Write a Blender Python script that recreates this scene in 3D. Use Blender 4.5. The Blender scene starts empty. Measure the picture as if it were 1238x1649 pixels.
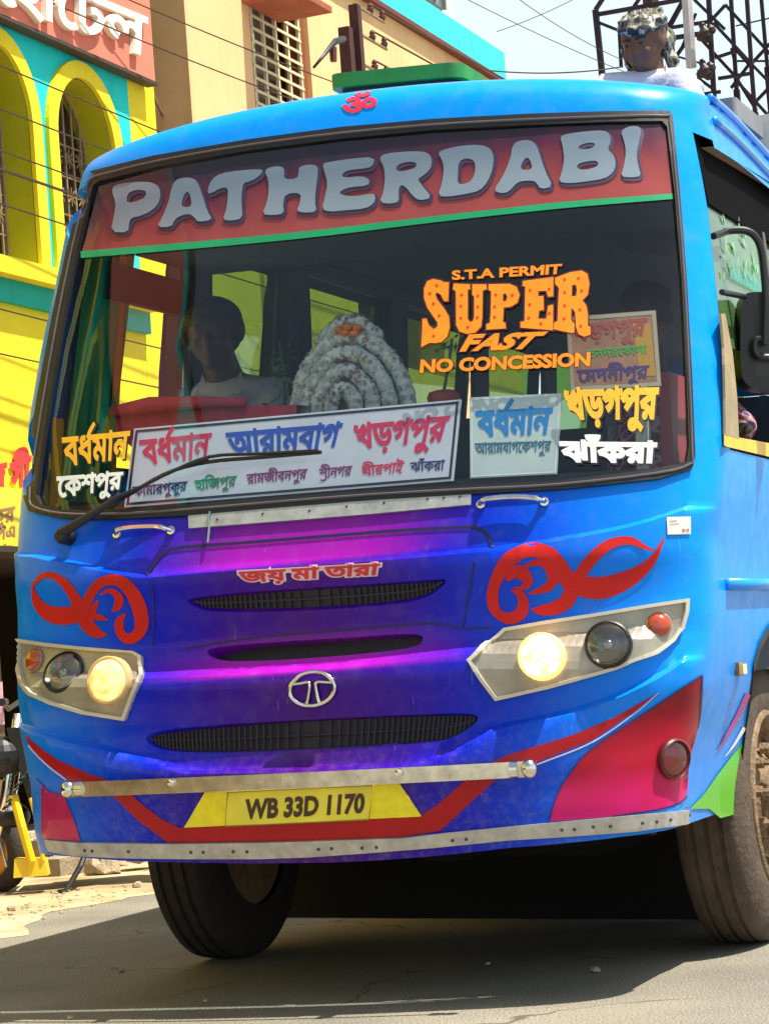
import bpy, bmesh, math, random
import numpy as np
from mathutils import Vector, Matrix
from mathutils.geometry import delaunay_2d_cdt
random.seed(7)
R = math.radians
sc = bpy.context.scene
COL = sc.collection

# ------------------------------------------------------------------ camera, sky, sun
CP = np.array([-3.064, 7.1375, 1.0459]); YAW, PITCH, ROLL, FPX = -.3703765, .0660440, -.0756560, 3891.0
_f0 = np.array([-math.sin(YAW), -math.cos(YAW), 0]); _r0 = np.array([-math.cos(YAW), math.sin(YAW), 0])
FW = _f0*math.cos(PITCH)+np.array([0, 0, math.sin(PITCH)]); _up = np.cross(_r0, FW)
RT = _r0*math.cos(ROLL)+_up*math.sin(ROLL); UP = -_r0*math.sin(ROLL)+_up*math.cos(ROLL)
cam = bpy.data.cameras.new('camera'); co = bpy.data.objects.new('camera', cam); COL.objects.link(co)
co.matrix_world = Matrix(((RT[0], UP[0], -FW[0], CP[0]), (RT[1], UP[1], -FW[1], CP[1]), (RT[2], UP[2], -FW[2], CP[2]), (0, 0, 0, 1)))
cam.sensor_fit = 'HORIZONTAL'; cam.sensor_width = 36; cam.lens = FPX/1238*36; cam.clip_end = 3000; cam.clip_start = .05
sc.camera = co
SUN = Vector((-.42, -.05, 1.0)).normalized()
wd = bpy.data.worlds.new('World'); sc.world = wd; wd.use_nodes = True
wn = wd.node_tree.nodes; wl = wd.node_tree.links
sky = wn.new('ShaderNodeTexSky'); sky.sky_type = 'NISHITA'; sky.sun_disc = False
sky.sun_elevation = math.asin(SUN.z); sky.sun_rotation = math.atan2(SUN.x, SUN.y)
sky.air_density = 1.3; sky.dust_density = 3.0; sky.ozone_density = 1.0
_mx = wn.new('ShaderNodeMix'); _mx.data_type = 'RGBA'; _mx.inputs['B'].default_value = (7.4, 8.9, 9.4, 1)
_tc = wn.new('ShaderNodeTexCoord'); _sp = wn.new('ShaderNodeSeparateXYZ'); wl.new(_tc.outputs['Generated'], _sp.inputs[0])
_mr = wn.new('ShaderNodeMapRange'); _mr.interpolation_type = 'SMOOTHSTEP'; wl.new(_sp.outputs[2], _mr.inputs[0])
for _i, _v in ((1, .25), (2, .70), (3, .88), (4, .10)): _mr.inputs[_i].default_value = _v
wl.new(_mr.outputs[0], _mx.inputs['Factor'])
wl.new(sky.outputs[0], _mx.inputs['A']); wl.new(_mx.outputs['Result'], wn['Background'].inputs[0]); wn['Background'].inputs[1].default_value = .072
sl = bpy.data.lights.new('sun', 'SUN'); sl.energy = 5.0; sl.angle = R(.5); sl.color = (1, .93, .80)
so = bpy.data.objects.new('sun', sl); COL.objects.link(so); so.rotation_euler = SUN.to_track_quat('Z', 'Y').to_euler()
vs = sc.view_settings; vs.view_transform = 'Standard'; vs.look = 'None'; vs.gamma = 1; vs.exposure = .85

# ------------------------------------------------------------------ materials
def lin(c):
    return tuple((x/12.92 if x <= .04045 else ((x+.055)/1.055)**2.4) for x in [v/255 for v in c])
MATS = {}
def mat(name, col, rough=.5, metal=0, var=.12, scale=6, bump=0, bscale=60, coat=0, emit=None, estr=0, spec=.5, trans=0):
    if name in MATS: return MATS[name]
    m = bpy.data.materials.new(name); m.use_nodes = True; n = m.node_tree.nodes; l = m.node_tree.links
    b = n['Principled BSDF']; b.inputs['Roughness'].default_value = rough; b.inputs['Metallic'].default_value = metal
    b.inputs['Coat Weight'].default_value = coat; b.inputs['Coat Roughness'].default_value = .06; b.inputs['Specular IOR Level'].default_value = spec
    b.inputs['Transmission Weight'].default_value = trans
    tc = n.new('ShaderNodeTexCoord')
    if var > 0:
        t = n.new('ShaderNodeTexNoise'); t.inputs['Scale'].default_value = scale; t.inputs['Detail'].default_value = 6; t.inputs['Roughness'].default_value = .65
        l.new(tc.outputs['Object'], t.inputs['Vector'])
        mr = n.new('ShaderNodeMapRange'); mr.inputs[1].default_value = .3; mr.inputs[2].default_value = .7; mr.inputs[3].default_value = 1-var; mr.inputs[4].default_value = 1+var
        l.new(t.outputs['Fac'], mr.inputs[0])
        mx = n.new('ShaderNodeMix'); mx.data_type = 'RGBA'; mx.blend_type = 'MULTIPLY'; mx.inputs['Factor'].default_value = 1
        mx.inputs['A'].default_value = (*col, 1); l.new(mr.outputs[0], mx.inputs['B']); l.new(mx.outputs['Result'], b.inputs['Base Color'])
    else: b.inputs['Base Color'].default_value = (*col, 1)
    if bump > 0:
        t2 = n.new('ShaderNodeTexNoise'); t2.inputs['Scale'].default_value = bscale; t2.inputs['Detail'].default_value = 4
        l.new(tc.outputs['Object'], t2.inputs['Vector']); bp = n.new('ShaderNodeBump'); bp.inputs['Strength'].default_value = bump; bp.inputs['Distance'].default_value = .02
        l.new(t2.outputs['Fac'], bp.inputs['Height']); l.new(bp.outputs[0], b.inputs['Normal'])
    if emit: b.inputs['Emission Color'].default_value = (*emit, 1); b.inputs['Emission Strength'].default_value = estr
    MATS[name] = m; return m
def glass_mat(name, tint, refl=.10, k=1.0):
    m = bpy.data.materials.new(name); m.use_nodes = True; n = m.node_tree.nodes; l = m.node_tree.links
    n.remove(n['Principled BSDF']); o = n['Material Output']
    t = n.new('ShaderNodeBsdfTransparent'); t.inputs[0].default_value = (*tint, 1)
    g = n.new('ShaderNodeBsdfGlossy'); g.inputs['Roughness'].default_value = .03
    lw = n.new('ShaderNodeLayerWeight'); lw.inputs[0].default_value = .5
    pw = n.new('ShaderNodeMath'); pw.operation = 'POWER'; l.new(lw.outputs['Facing'], pw.inputs[0]); pw.inputs[1].default_value = 4
    mm = n.new('ShaderNodeMath'); mm.operation = 'MULTIPLY_ADD'; mm.inputs[1].default_value = .8*k; mm.inputs[2].default_value = refl*k; l.new(pw.outputs[0], mm.inputs[0]); mx = n.new('ShaderNodeMixShader'); l.new(mm.outputs[0], mx.inputs[0]); l.new(t.outputs[0], mx.inputs[1]); l.new(g.outputs[0], mx.inputs[2])
    l.new(mx.outputs[0], o.inputs[0]); return m
def ramp(n, pts, interp='LINEAR'):
    r = n.new('ShaderNodeValToRGB'); e = r.color_ramp.elements; r.color_ramp.interpolation = interp
    while len(e) < len(pts): e.new(.5)
    for i, (p, c) in enumerate(pts): e[i].position = p; e[i].color = (*c, 1)
    return r
def math_node(n, l, op, a, b=None):
    m = n.new('ShaderNodeMath'); m.operation = op
    for i, v in enumerate((a, b)):
        if v is None: continue
        if isinstance(v, (int, float)): m.inputs[i].default_value = v
        else: l.new(v, m.inputs[i])
    return m.outputs[0]
def mixc(n, l, fac, a, b, mode='MIX'):
    m = n.new('ShaderNodeMix'); m.data_type = 'RGBA'; m.blend_type = mode
    for k, v in (('Factor', fac), ('A', a), ('B', b)):
        if isinstance(v, tuple): m.inputs[k].default_value = (*v, 1)
        elif isinstance(v, (int, float)): m.inputs[k].default_value = v
        else: l.new(v, m.inputs[k])
    return m.outputs['Result']
def smooth(n, l, v, a, b):
    m = n.new('ShaderNodeMapRange'); m.interpolation_type = 'SMOOTHSTEP'; l.new(v, m.inputs[0]); m.inputs[1].default_value = a; m.inputs[2].default_value = b; return m.outputs[0]

def bus_paint():
    m = bpy.data.materials.new('bus_paint'); m.use_nodes = True; n = m.node_tree.nodes; l = m.node_tree.links; b = n['Principled BSDF']
    tc = n.new('ShaderNodeTexCoord'); sp = n.new('ShaderNodeSeparateXYZ'); l.new(tc.outputs['Object'], sp.inputs[0])
    ns = n.new('ShaderNodeTexNoise'); ns.inputs['Scale'].default_value = 3.0; l.new(tc.outputs['Object'], ns.inputs['Vector'])
    wob = math_node(n, l, 'MULTIPLY', math_node(n, l, 'SUBTRACT', ns.outputs['Fac'], .5), .22)
    ax = math_node(n, l, 'ADD', math_node(n, l, 'ABSOLUTE', sp.outputs[0]), wob)
    axn = math_node(n, l, 'DIVIDE', ax, 1.3)
    r = ramp(n, [(0, (.060, .003, .20)), (.22, (.036, .003, .30)), (.40, (.006, .010, .48)), (.54, (.0, .045, .62)), (.68, (.0, .13, .76)), (.84, (.0, .22, .86)), (.96, (.0, .29, .92))])
    l.new(axn, r.inputs[0])
    z = sp.outputs[2]
    # airbrushed magenta bands in the middle of the hood and along the ledge under it
    cx = math_node(n, l, 'SUBTRACT', 1.0, smooth(n, l, ax, .12, .62))
    b1 = math_node(n, l, 'MULTIPLY', smooth(n, l, z, 1.41, 1.43), math_node(n, l, 'SUBTRACT', 1.0, smooth(n, l, z, 1.43, 1.66)))
    b2 = math_node(n, l, 'MULTIPLY', smooth(n, l, z, 1.055, 1.075), math_node(n, l, 'SUBTRACT', 1.0, smooth(n, l, z, 1.09, 1.22)))
    bb = math_node(n, l, 'MULTIPLY', math_node(n, l, 'ADD', b1, b2), cx)
    c1 = mixc(n, l, math_node(n, l, 'MULTIPLY', bb, .85), r.outputs[0], (.42, .008, .46))
    up = smooth(n, l, z, 1.66, 2.6); fl = math_node(n, l, 'MULTIPLY', up, 1.0)
    c2 = mixc(n, l, fl, c1, (.0, .27, .92))
    d = n.new('ShaderNodeTexNoise'); d.inputs['Scale'].default_value = 14; d.inputs['Detail'].default_value = 8; l.new(tc.outputs['Object'], d.inputs['Vector'])
    c3 = mixc(n, l, math_node(n, l, 'MULTIPLY', smooth(n, l, d.outputs['Fac'], .50, .85), .10), c2, (.25, .2, .15))
    dz = math_node(n, l, 'SUBTRACT', 1.0, smooth(n, l, z, .5, 1.0)); d2 = n.new('ShaderNodeTexNoise'); d2.inputs['Scale'].default_value = 34; d2.inputs['Detail'].default_value = 9; d2.inputs['Roughness'].default_value = .75; l.new(tc.outputs['Object'], d2.inputs['Vector'])
    c3 = mixc(n, l, math_node(n, l, 'MULTIPLY', math_node(n, l, 'ADD', math_node(n, l, 'MULTIPLY', dz, .25), .05), smooth(n, l, d2.outputs['Fac'], .42, .75)), c3, (.30, .24, .17))
    mp = n.new('ShaderNodeMapping'); mp.inputs['Scale'].default_value = (60, 60, 2.2); mp.inputs['Rotation'].default_value = (0, .5, 0); l.new(tc.outputs['Object'], mp.inputs[0]); s4 = n.new('ShaderNodeTexNoise'); s4.inputs['Scale'].default_value = 1.4; s4.inputs['Detail'].default_value = 3; l.new(mp.outputs[0], s4.inputs['Vector'])
    c3 = mixc(n, l, math_node(n, l, 'MULTIPLY', smooth(n, l, s4.outputs['Fac'], .70, .76), .18), c3, (.35, .38, .5)); l.new(c3, b.inputs['Base Color']); b.inputs['Roughness'].default_value = .32; b.inputs['Coat Weight'].default_value = .12; b.inputs['Coat Roughness'].default_value = .05; b.inputs['Specular IOR Level'].default_value = .14
    rr = n.new('ShaderNodeMapRange'); l.new(d.outputs['Fac'], rr.inputs[0]); rr.inputs[1].default_value = .35; rr.inputs[2].default_value = .7; rr.inputs[3].default_value = .25; rr.inputs[4].default_value = .45; l.new(rr.outputs[0], b.inputs['Roughness'])
    bp = n.new('ShaderNodeBump'); bp.inputs['Strength'].default_value = .10; bp.inputs['Distance'].default_value = .012
    n3 = n.new('ShaderNodeTexNoise'); n3.inputs['Scale'].default_value = 5; l.new(tc.outputs['Object'], n3.inputs['Vector']); l.new(n3.outputs['Fac'], bp.inputs['Height'])
    l.new(bp.outputs[0], b.inputs['Normal']); l.new(bp.outputs[0], b.inputs['Coat Normal']); return m
def zramp_mat(name, pts, z0, z1, rough=.4, coat=.3):
    m = bpy.data.materials.new(name); m.use_nodes = True; n = m.node_tree.nodes; l = m.node_tree.links; b = n['Principled BSDF']
    tc = n.new('ShaderNodeTexCoord'); sp = n.new('ShaderNodeSeparateXYZ'); l.new(tc.outputs['Object'], sp.inputs[0])
    mr = n.new('ShaderNodeMapRange'); l.new(sp.outputs[2], mr.inputs[0]); mr.inputs[1].default_value = z0; mr.inputs[2].default_value = z1
    ns = n.new('ShaderNodeTexNoise'); ns.inputs['Scale'].default_value = 7; l.new(tc.outputs['Object'], ns.inputs['Vector'])
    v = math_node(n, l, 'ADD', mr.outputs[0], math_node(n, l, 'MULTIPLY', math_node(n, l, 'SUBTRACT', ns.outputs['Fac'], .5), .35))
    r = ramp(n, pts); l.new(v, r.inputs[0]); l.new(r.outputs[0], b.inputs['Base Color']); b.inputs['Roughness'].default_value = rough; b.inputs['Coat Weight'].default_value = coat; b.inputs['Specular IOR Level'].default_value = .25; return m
def asphalt():
    m = bpy.data.materials.new('asphalt'); m.use_nodes = True; n = m.node_tree.nodes; l = m.node_tree.links; b = n['Principled BSDF']
    tc = n.new('ShaderNodeTexCoord')
    a = n.new('ShaderNodeTexNoise'); a.inputs['Scale'].default_value = 1.1; a.inputs['Detail'].default_value = 8; l.new(tc.outputs['Object'], a.inputs['Vector'])
    g = n.new('ShaderNodeTexNoise'); g.inputs['Scale'].default_value = 140; g.inputs['Detail'].default_value = 3; l.new(tc.outputs['Object'], g.inputs['Vector'])
    v = n.new('ShaderNodeTexVoronoi'); v.inputs['Scale'].default_value = 75; l.new(tc.outputs['Object'], v.inputs['Vector'])
    r = ramp(n, [(.3, (.145, .134, .112)), (.7, (.275, .252, .205))]); l.new(a.outputs['Fac'], r.inputs[0])
    r2 = ramp(n, [(.36, (.40, .40, .40)), (.64, (1.5, 1.48, 1.42))]); l.new(g.outputs['Fac'], r2.inputs[0])
    r3 = ramp(n, [(.05, (.55, .55, .55)), (.3, (1, 1, 1))]); l.new(v.outputs['Distance'], r3.inputs[0])
    c = mixc(n, l, 1.0, mixc(n, l, 1.0, r.outputs[0], r2.outputs[0], 'MULTIPLY'), r3.outputs[0], 'MULTIPLY')
    wv = n.new('ShaderNodeTexNoise'); wv.inputs['Scale'].default_value = 3; l.new(tc.outputs['Object'], wv.inputs['Vector']); ad = n.new('ShaderNodeVectorMath'); ad.operation = 'MULTIPLY_ADD'; l.new(wv.outputs['Color'], ad.inputs[0]); ad.inputs[1].default_value = (.5, .5, 0); l.new(tc.outputs['Object'], ad.inputs[2])
    ck = n.new('ShaderNodeTexVoronoi'); ck.feature = 'DISTANCE_TO_EDGE'; ck.inputs['Scale'].default_value = .7; l.new(ad.outputs[0], ck.inputs['Vector']); cf = math_node(n, l, 'MULTIPLY', math_node(n, l, 'SUBTRACT', 1.0, smooth(n, l, ck.outputs['Distance'], .003, .010)), smooth(n, l, a.outputs['Fac'], .48, .60))
    c = mixc(n, l, math_node(n, l, 'MULTIPLY', cf, .75), c, (.05, .04, .03)); st = n.new('ShaderNodeTexNoise'); st.inputs['Scale'].default_value = .55; st.inputs['Detail'].default_value = 5; l.new(tc.outputs['Object'], st.inputs['Vector'])
    c = mixc(n, l, math_node(n, l, 'MULTIPLY', smooth(n, l, st.outputs['Fac'], .54, .66), .35), c, (.09, .075, .055))
    l.new(c, b.inputs['Base Color']); b.inputs['Roughness'].default_value = .8
    bp = n.new('ShaderNodeBump'); bp.inputs['Strength'].default_value = .5; bp.inputs['Distance'].default_value = .006; l.new(g.outputs['Fac'], bp.inputs['Height']); l.new(bp.outputs[0], b.inputs['Normal'])
    return m

PAINT = bus_paint()
M_black = mat('black_rubber', (.008, .008, .010), .45, var=.2)
M_dark = mat('dark_interior', (.022, .032, .060), .8)
M_chrome = mat('chrome', (.72, .70, .66), .16, 1, var=.15, scale=25)
M_alu = mat('aluminium_strip', (.45, .44, .42), .38, .55, var=.25, scale=20)
M_steel = mat('bar_steel', (.66, .60, .48), .22, 1, var=.3, scale=18)
M_red = mat('red_paint', (.40, .005, .010), .4, coat=.1, scale=10, spec=.25)
M_yel = mat('plate_yellow', (.86, .72, .01), .45, scale=20)
M_white = mat('white_paint', (.80, .82, .82), .5)
M_blue2 = mat('lower_lip_blue', (.0, .03, .35), .35, coat=.4)
M_mesh = mat('grille_black', (.010, .006, .018), .55)
M_slat = mat('grille_slat', (.010, .005, .024), .5)
M_tyre = mat('tyre_rubber', (.030, .023, .018), .85, var=.35, scale=18, bump=.3)
M_tyredust = mat('dusty_tyre', (.075, .052, .035), .9, var=.4, scale=14, bump=.3)
M_rim = mat('muddy_rim', (.22, .145, .08), .7, .1, var=.45, scale=22, bump=.4)

# ------------------------------------------------------------------ mesh builder and scene tree
LEAN = -.03717922
_c, _s = math.cos(LEAN), math.sin(LEAN)
def b2w(P):
    P = np.atleast_2d(np.asarray(P, float))-[0, 0, .55]
    return np.stack([_c*P[:, 0]+_s*P[:, 2], P[:, 1], -_s*P[:, 0]+_c*P[:, 2]], -1)+[0, 0, .55]
def w2b(P):
    P = np.atleast_2d(np.asarray(P, float))-[0, 0, .55]
    return np.stack([_c*P[:, 0]-_s*P[:, 2], P[:, 1], _s*P[:, 0]+_c*P[:, 2]], -1)+[0, 0, .55]
class MB:
    def __init__(s): s.v = []; s.f = []; s.m = []
    def add(s, vs_, fs, mi=0):
        o = len(s.v); s.v += [tuple(map(float, p)) for p in vs_]
        for f in fs: s.f.append([i+o for i in f]); s.m.append(mi)
        return s
    def hexa(s, p, mi=0):
        return s.add(p, [(0, 3, 2, 1), (4, 5, 6, 7), (0, 1, 5, 4), (1, 2, 6, 5), (2, 3, 7, 6), (3, 0, 4, 7)], mi)
    def box(s, a, b, mi=0):
        x0, y0, z0 = a; x1, y1, z1 = b
        return s.hexa([(x0, y0, z0), (x1, y0, z0), (x1, y1, z0), (x0, y1, z0), (x0, y0, z1), (x1, y0, z1), (x1, y1, z1), (x0, y1, z1)], mi)
    def tube(s, pts, r, n=10, mi=0, cap=True, flat=None):
        pts = [Vector(p) for p in pts]; rs = r if hasattr(r, '__len__') else [r]*len(pts); vv = []; ff = []; pa = None
        for i, p in enumerate(pts):
            d = (pts[min(i+1, len(pts)-1)]-pts[max(i-1, 0)]).normalized()
            if pa is None:
                a = Vector((0, 0, 1)) if abs(d.z) < .9 else Vector((1, 0, 0)); e1 = d.cross(a).normalized()
            else: e1 = (pa-d*pa.dot(d)).normalized()
            pa = e1; e2 = d.cross(e1)
            for k in range(n):
                t = 2*math.pi*(k+.5)/n; vv.append(p+(e1*math.cos(t)*rs[i]+e2*math.sin(t)*rs[i]*(flat or 1)))
        for i in range(len(pts)-1):
            for k in range(n): ff.append((i*n+k, i*n+(k+1) % n, (i+1)*n+(k+1) % n, (i+1)*n+k))
        if cap: ff.append(tuple(range(n))[::-1]); ff.append(tuple((len(pts)-1)*n+k for k in range(n)))
        return s.add(vv, ff, mi)
    def lathe(s, c, axis, prof, n=24, mi=0, sx=1.0):
        ax = Vector(axis).normalized(); a = Vector((0, 0, 1)) if abs(ax.z) < .9 else Vector((1, 0, 0)); e1 = ax.cross(a).normalized(); e2 = ax.cross(e1); c = Vector(c); vv = []; ff = []
        for (h, r) in prof:
            for k in range(n): t = 2*math.pi*k/n; vv.append(c+ax*h+(e1*math.cos(t)*sx+e2*math.sin(t))*r)
        for i in range(len(prof)-1):
            for k in range(n): ff.append((i*n+k, i*n+(k+1) % n, (i+1)*n+(k+1) % n, (i+1)*n+k))
        return s.add(vv, ff, mi)
    def ball(s, c, r, n=12, mi=0):
        rx, ry, rz = r if hasattr(r, '__len__') else (r, r, r); vv = []; ff = []
        for i in range(n+1):
            ph = math.pi*i/n
            for k in range(2*n): t = math.pi*k/n; vv.append((c[0]+rx*math.sin(ph)*math.cos(t), c[1]+ry*math.sin(ph)*math.sin(t), c[2]+rz*math.cos(ph)))
        for i in range(n):
            for k in range(2*n): ff.append((i*2*n+k, i*2*n+(k+1) % (2*n), (i+1)*2*n+(k+1) % (2*n), (i+1)*2*n+k))
        return s.add(vv, ff, mi)
    def build(s, name, mats, parent=None, smoothed=False, body=False, merge=0):
        vv = b2w(s.v).tolist() if body and s.v else s.v
        me = bpy.data.meshes.new(name); me.from_pydata(vv, [], s.f)
        for m in (mats if isinstance(mats, (list, tuple)) else [mats]): me.materials.append(m)
        me.polygons.foreach_set('material_index', s.m)
        bm = bmesh.new(); bm.from_mesh(me)
        if merge: bmesh.ops.remove_doubles(bm, verts=bm.verts, dist=merge)
        bmesh.ops.recalc_face_normals(bm, faces=bm.faces); bm.to_mesh(me); bm.free()
        if smoothed:
            me.polygons.foreach_set('use_smooth', [True]*len(me.polygons))
            if smoothed is not True: me.set_sharp_from_angle(angle=R(smoothed))
        o = bpy.data.objects.new(name, me); COL.objects.link(o)
        if parent is not None:
            o.parent = parent
            if parent.type == 'EMPTY': o.matrix_parent_inverse = Matrix.Translation(-parent.location)
        return o
def tag(o, label=None, cat=None, group=None, kind=None):
    for k, v in (('label', label), ('category', cat), ('group', group), ('kind', kind)):
        if v: o[k] = v
    return o
def thing(name, label, cat, loc=(0, 0, 0), group=None):
    o = bpy.data.objects.new(name, None); COL.objects.link(o); o.location = loc; o.empty_display_size = .2
    return tag(o, label, cat, group)

# ------------------------------------------------------------------ pixel rays (photo 1238 x 1649) onto the modelled surfaces
def rays(P):
    P = np.atleast_2d(np.asarray(P, float)); d = FW+np.outer((P[:, 0]-619)/FPX, RT)-np.outer((P[:, 1]-824.5)/FPX, UP)
    return d/np.linalg.norm(d, axis=1)[:, None]
class Plane:
    def __init__(s, p, n): s.p = np.array(p, float); s.n = np.array(n, float)/np.linalg.norm(n)
    def map(s, P, off=0):
        d = rays(P); l = ((s.p-CP)@s.n)/(d@s.n); return CP+d*l[:, None]+s.n*off
def at(px, py, ax, v):
    n = [0, 0, 0]; n[ax] = 1; return Vector(Plane(np.array(n)*v, n).map([(px, py)])[0])

# ------------------------------------------------------------------ the bus front surface (body coordinates: x left in picture, y forward, z up)
NEXP, BOW, CR = 2.9, .36, .10; ZT = 2.97
_wz = [.40, .60, .73, .85, .97, 1.08, 1.2, 1.43, 1.55, 1.7, 2.0, 2.25, 2.5, 2.7, 2.83, 2.87, 2.92, 2.95, 2.97]; _ww = [1.12, 1.13, 1.14, 1.17, 1.21, 1.225, 1.235, 1.24, 1.26, 1.27, 1.275, 1.26, 1.228, 1.21, 1.18, 1.172, 1.17, 1.168, 1.145]
_yz = [.40, .46, .55, .62, .75, .90, 1.05, 1.15, 1.40, 1.44, 1.62, 1.66, 2.84, 2.88, 2.91, 2.935, 2.955, 2.97]
_yy = [.08, .10, .125, .13, .12, .075, .055, .02, .0, -.015, -.07, -.085, -.43, -.442, -.46, -.49, -.55, -.66]
RIDGES = []
def wz(z): return np.interp(z, _wz, _ww)
def ss(x): x = np.clip(x, 0, 1); return x*x*(3-2*x)
def crown(ze): return CR*ss((ze-2.2)/.7)
def plan(sx):
    a = np.clip(np.abs(sx), 0, 1); return (1-np.clip(1-a**NEXP, 0, 1)**(1/NEXP))
def ze_of(x, z):
    ze = z*1.0
    for _ in range(6): ze = z-crown(ze)*(1-np.clip(x/wz(ze), -1, 1)**2)
    return ze
def t_of(x, ze):
    s = np.clip(x/wz(ze), -1, 1); return np.sign(s)*np.arcsin(np.abs(s)**(NEXP/2))/(math.pi/2)
def sx_of(t): return np.sign(t)*np.abs(np.sin(np.abs(t)*math.pi/2))**(2/NEXP)
def ridge_d(t, ze):
    d = np.zeros_like(ze)
    for (tt, zz, amp, h, te) in RIDGES:
        zr = np.interp(t, tt, zz); k = 1-ss((np.abs(t)-te)/.12)
        below = zr-ze
        d = d+amp*k*ss(below/h+.5)*(1-ss((below-h)/.22))
    return d
def F(x, z):
    ze = ze_of(x, z); sx = np.clip(x/wz(ze), -1, 1)
    return np.interp(ze, _yz, _yy)-BOW*plan(sx)+ridge_d(t_of(x, ze), ze)
def G(t, ze, off=0):
    t = np.asarray(t, float); ze = np.asarray(ze, float); sx = sx_of(t); x = wz(ze)*sx
    P = np.stack([x, np.interp(ze, _yz, _yy)-BOW*plan(sx)+ridge_d(t, ze), ze+crown(ze)*(1-sx**2)], -1)
    if np.any(off):
        e = 2e-3; tl = np.clip(t-e, -1, 1); th = np.clip(t+e, -1, 1)
        n = np.cross(G(th, ze)-G(tl, ze), G(t, np.minimum(ze+e*2, ZT))-G(t, np.minimum(ze+e*2, ZT)-e*4)); n = n/(np.linalg.norm(n, axis=1)[:, None]+1e-12)
        n *= np.sign(n[:, 1:2]+1e-9); P = P+n*(np.ones(len(P))*off)[:, None]
    return P
def hit_tz(P):
    d = rays(P); o = w2b(CP)[0]; db = w2b(CP+d)-o
    lo = np.full(len(d), 5.0); hi = np.full(len(d), 10.5)
    for _ in range(36):
        mid = (lo+hi)/2; q = o+db*mid[:, None]; ahead = q[:, 1] > F(q[:, 0], q[:, 2]); lo = np.where(ahead, mid, lo); hi = np.where(ahead, hi, mid)
    q = o+db*((lo+hi)/2)[:, None]; ze = ze_of(q[:, 0], q[:, 2]); return t_of(q[:, 0], ze), np.clip(ze, .40, ZT)
class Front:
    def map(s, P, off=0): t, z = hit_tz(P); return b2w(G(t, z, off))
class Side:
    sgn = -1
    def map(s, P, off=0):
        d = rays(P); o = w2b(CP)[0]; db = w2b(CP+d)-o; l = (-1.22-o[0])/db[:, 0]
        for _ in range(5):
            q = o+db*l[:, None]; l = (-wz(q[:, 2])-o[0])/db[:, 0]
        q = o+db*l[:, None]; q[:, 0] -= off; return b2w(q)
FRONT, SIDE = Front(), Side()
def add_ridge(px, amp, h, te):
    t, z = hit_tz(px); i = np.argsort(t); RIDGES.append((t[i], z[i], amp, h, te))
_r1 = [(30, 888), (60, 894), (120, 906), (235, 928), (500, 908), (792, 884), (900, 868), (1000, 850), (1070, 830), (1105, 818)]
_r2 = [(40, 1094), (234, 1086), (400, 1081), (500, 1075), (570, 1068), (671, 1056), (760, 1046), (1090, 1010)]
_r3 = [(30, 1158), (53, 1174), (107, 1190), (166, 1203), (240, 1222), (300, 1240), (480, 1238), (650, 1234), (719, 1217), (793, 1174), (820, 1168), (954, 1137), (1021, 1109), (1066, 1086), (1105, 1060)]
_rr = []
for a in ((_r1, .028, .014, .85), (_r2, .035, .03, .60), (_r3, .030, .022, .85)):
    t, z = hit_tz(a[0]); i = np.argsort(t); _rr.append((t[i], z[i], a[1], a[2], a[3]))
RIDGES += _rr

# ------------------------------------------------------------------ polygon fills
def smooth_ring(r, it=1):
    r = np.asarray(r, float)
    for _ in range(it):
        n = np.roll(r, -1, 0); r = np.stack([r*.75+n*.25, r*.25+n*.75], 1).reshape(-1, 2)
    return r
def catmull(p, k=6):
    p = np.asarray(p, float)
    if len(p) < 3: return p
    q = np.vstack([2*p[0]-p[1], p, 2*p[-1]-p[-2]]); out = []
    for i in range(len(p)-1):
        a, b, c, d = q[i:i+4]
        for j in range(k):
            t = j/k; out.append(.5*((2*b)+(-a+c)*t+(2*a-5*b+4*c-d)*t*t+(-a+3*b-3*c+d)*t**3))
    return np.array(out+[p[-1]])
def area(r): r = np.asarray(r); n = np.roll(r, -1, 0); return .5*np.sum(r[:, 0]*n[:, 1]-n[:, 0]*r[:, 1])
def ribbon(pts, ws, k=6, mn=.3):
    n0 = len(pts); ws = ws if hasattr(ws, '__len__') else [ws]*n0
    if k > 1 and n0 > 2: q = catmull(np.column_stack([pts, ws]), k)
    else: q = np.column_stack([pts, ws]).astype(float)
    p = q[:, :2]; w = np.maximum(q[:, 2], mn)/2
    d = np.gradient(p, axis=0); d /= np.linalg.norm(d, axis=1)[:, None]+1e-9; nn = np.stack([-d[:, 1], d[:, 0]], 1)
    r = np.vstack([p+nn*w[:, None], (p-nn*w[:, None])[::-1]]); return r if area(r) > 0 else r[::-1]
def winding(rings, C):
    w = np.zeros(len(C)); x, y = C[:, 0:1], C[:, 1:2]
    for r in rings:
        r = np.asarray(r); a = r; b = np.roll(r, -1, 0)
        for s in range(0, len(C), 4000):
            X, Y = x[s:s+4000], y[s:s+4000]
            cr = (b[:, 0]-a[:, 0])*(Y-a[:, 1])-(X-a[:, 0])*(b[:, 1]-a[:, 1])
            up = (a[:, 1] <= Y) & (b[:, 1] > Y) & (cr > 0); dn = (a[:, 1] > Y) & (b[:, 1] <= Y) & (cr < 0)
            w[s:s+4000] += up.sum(1)-dn.sum(1)
    return w
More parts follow.
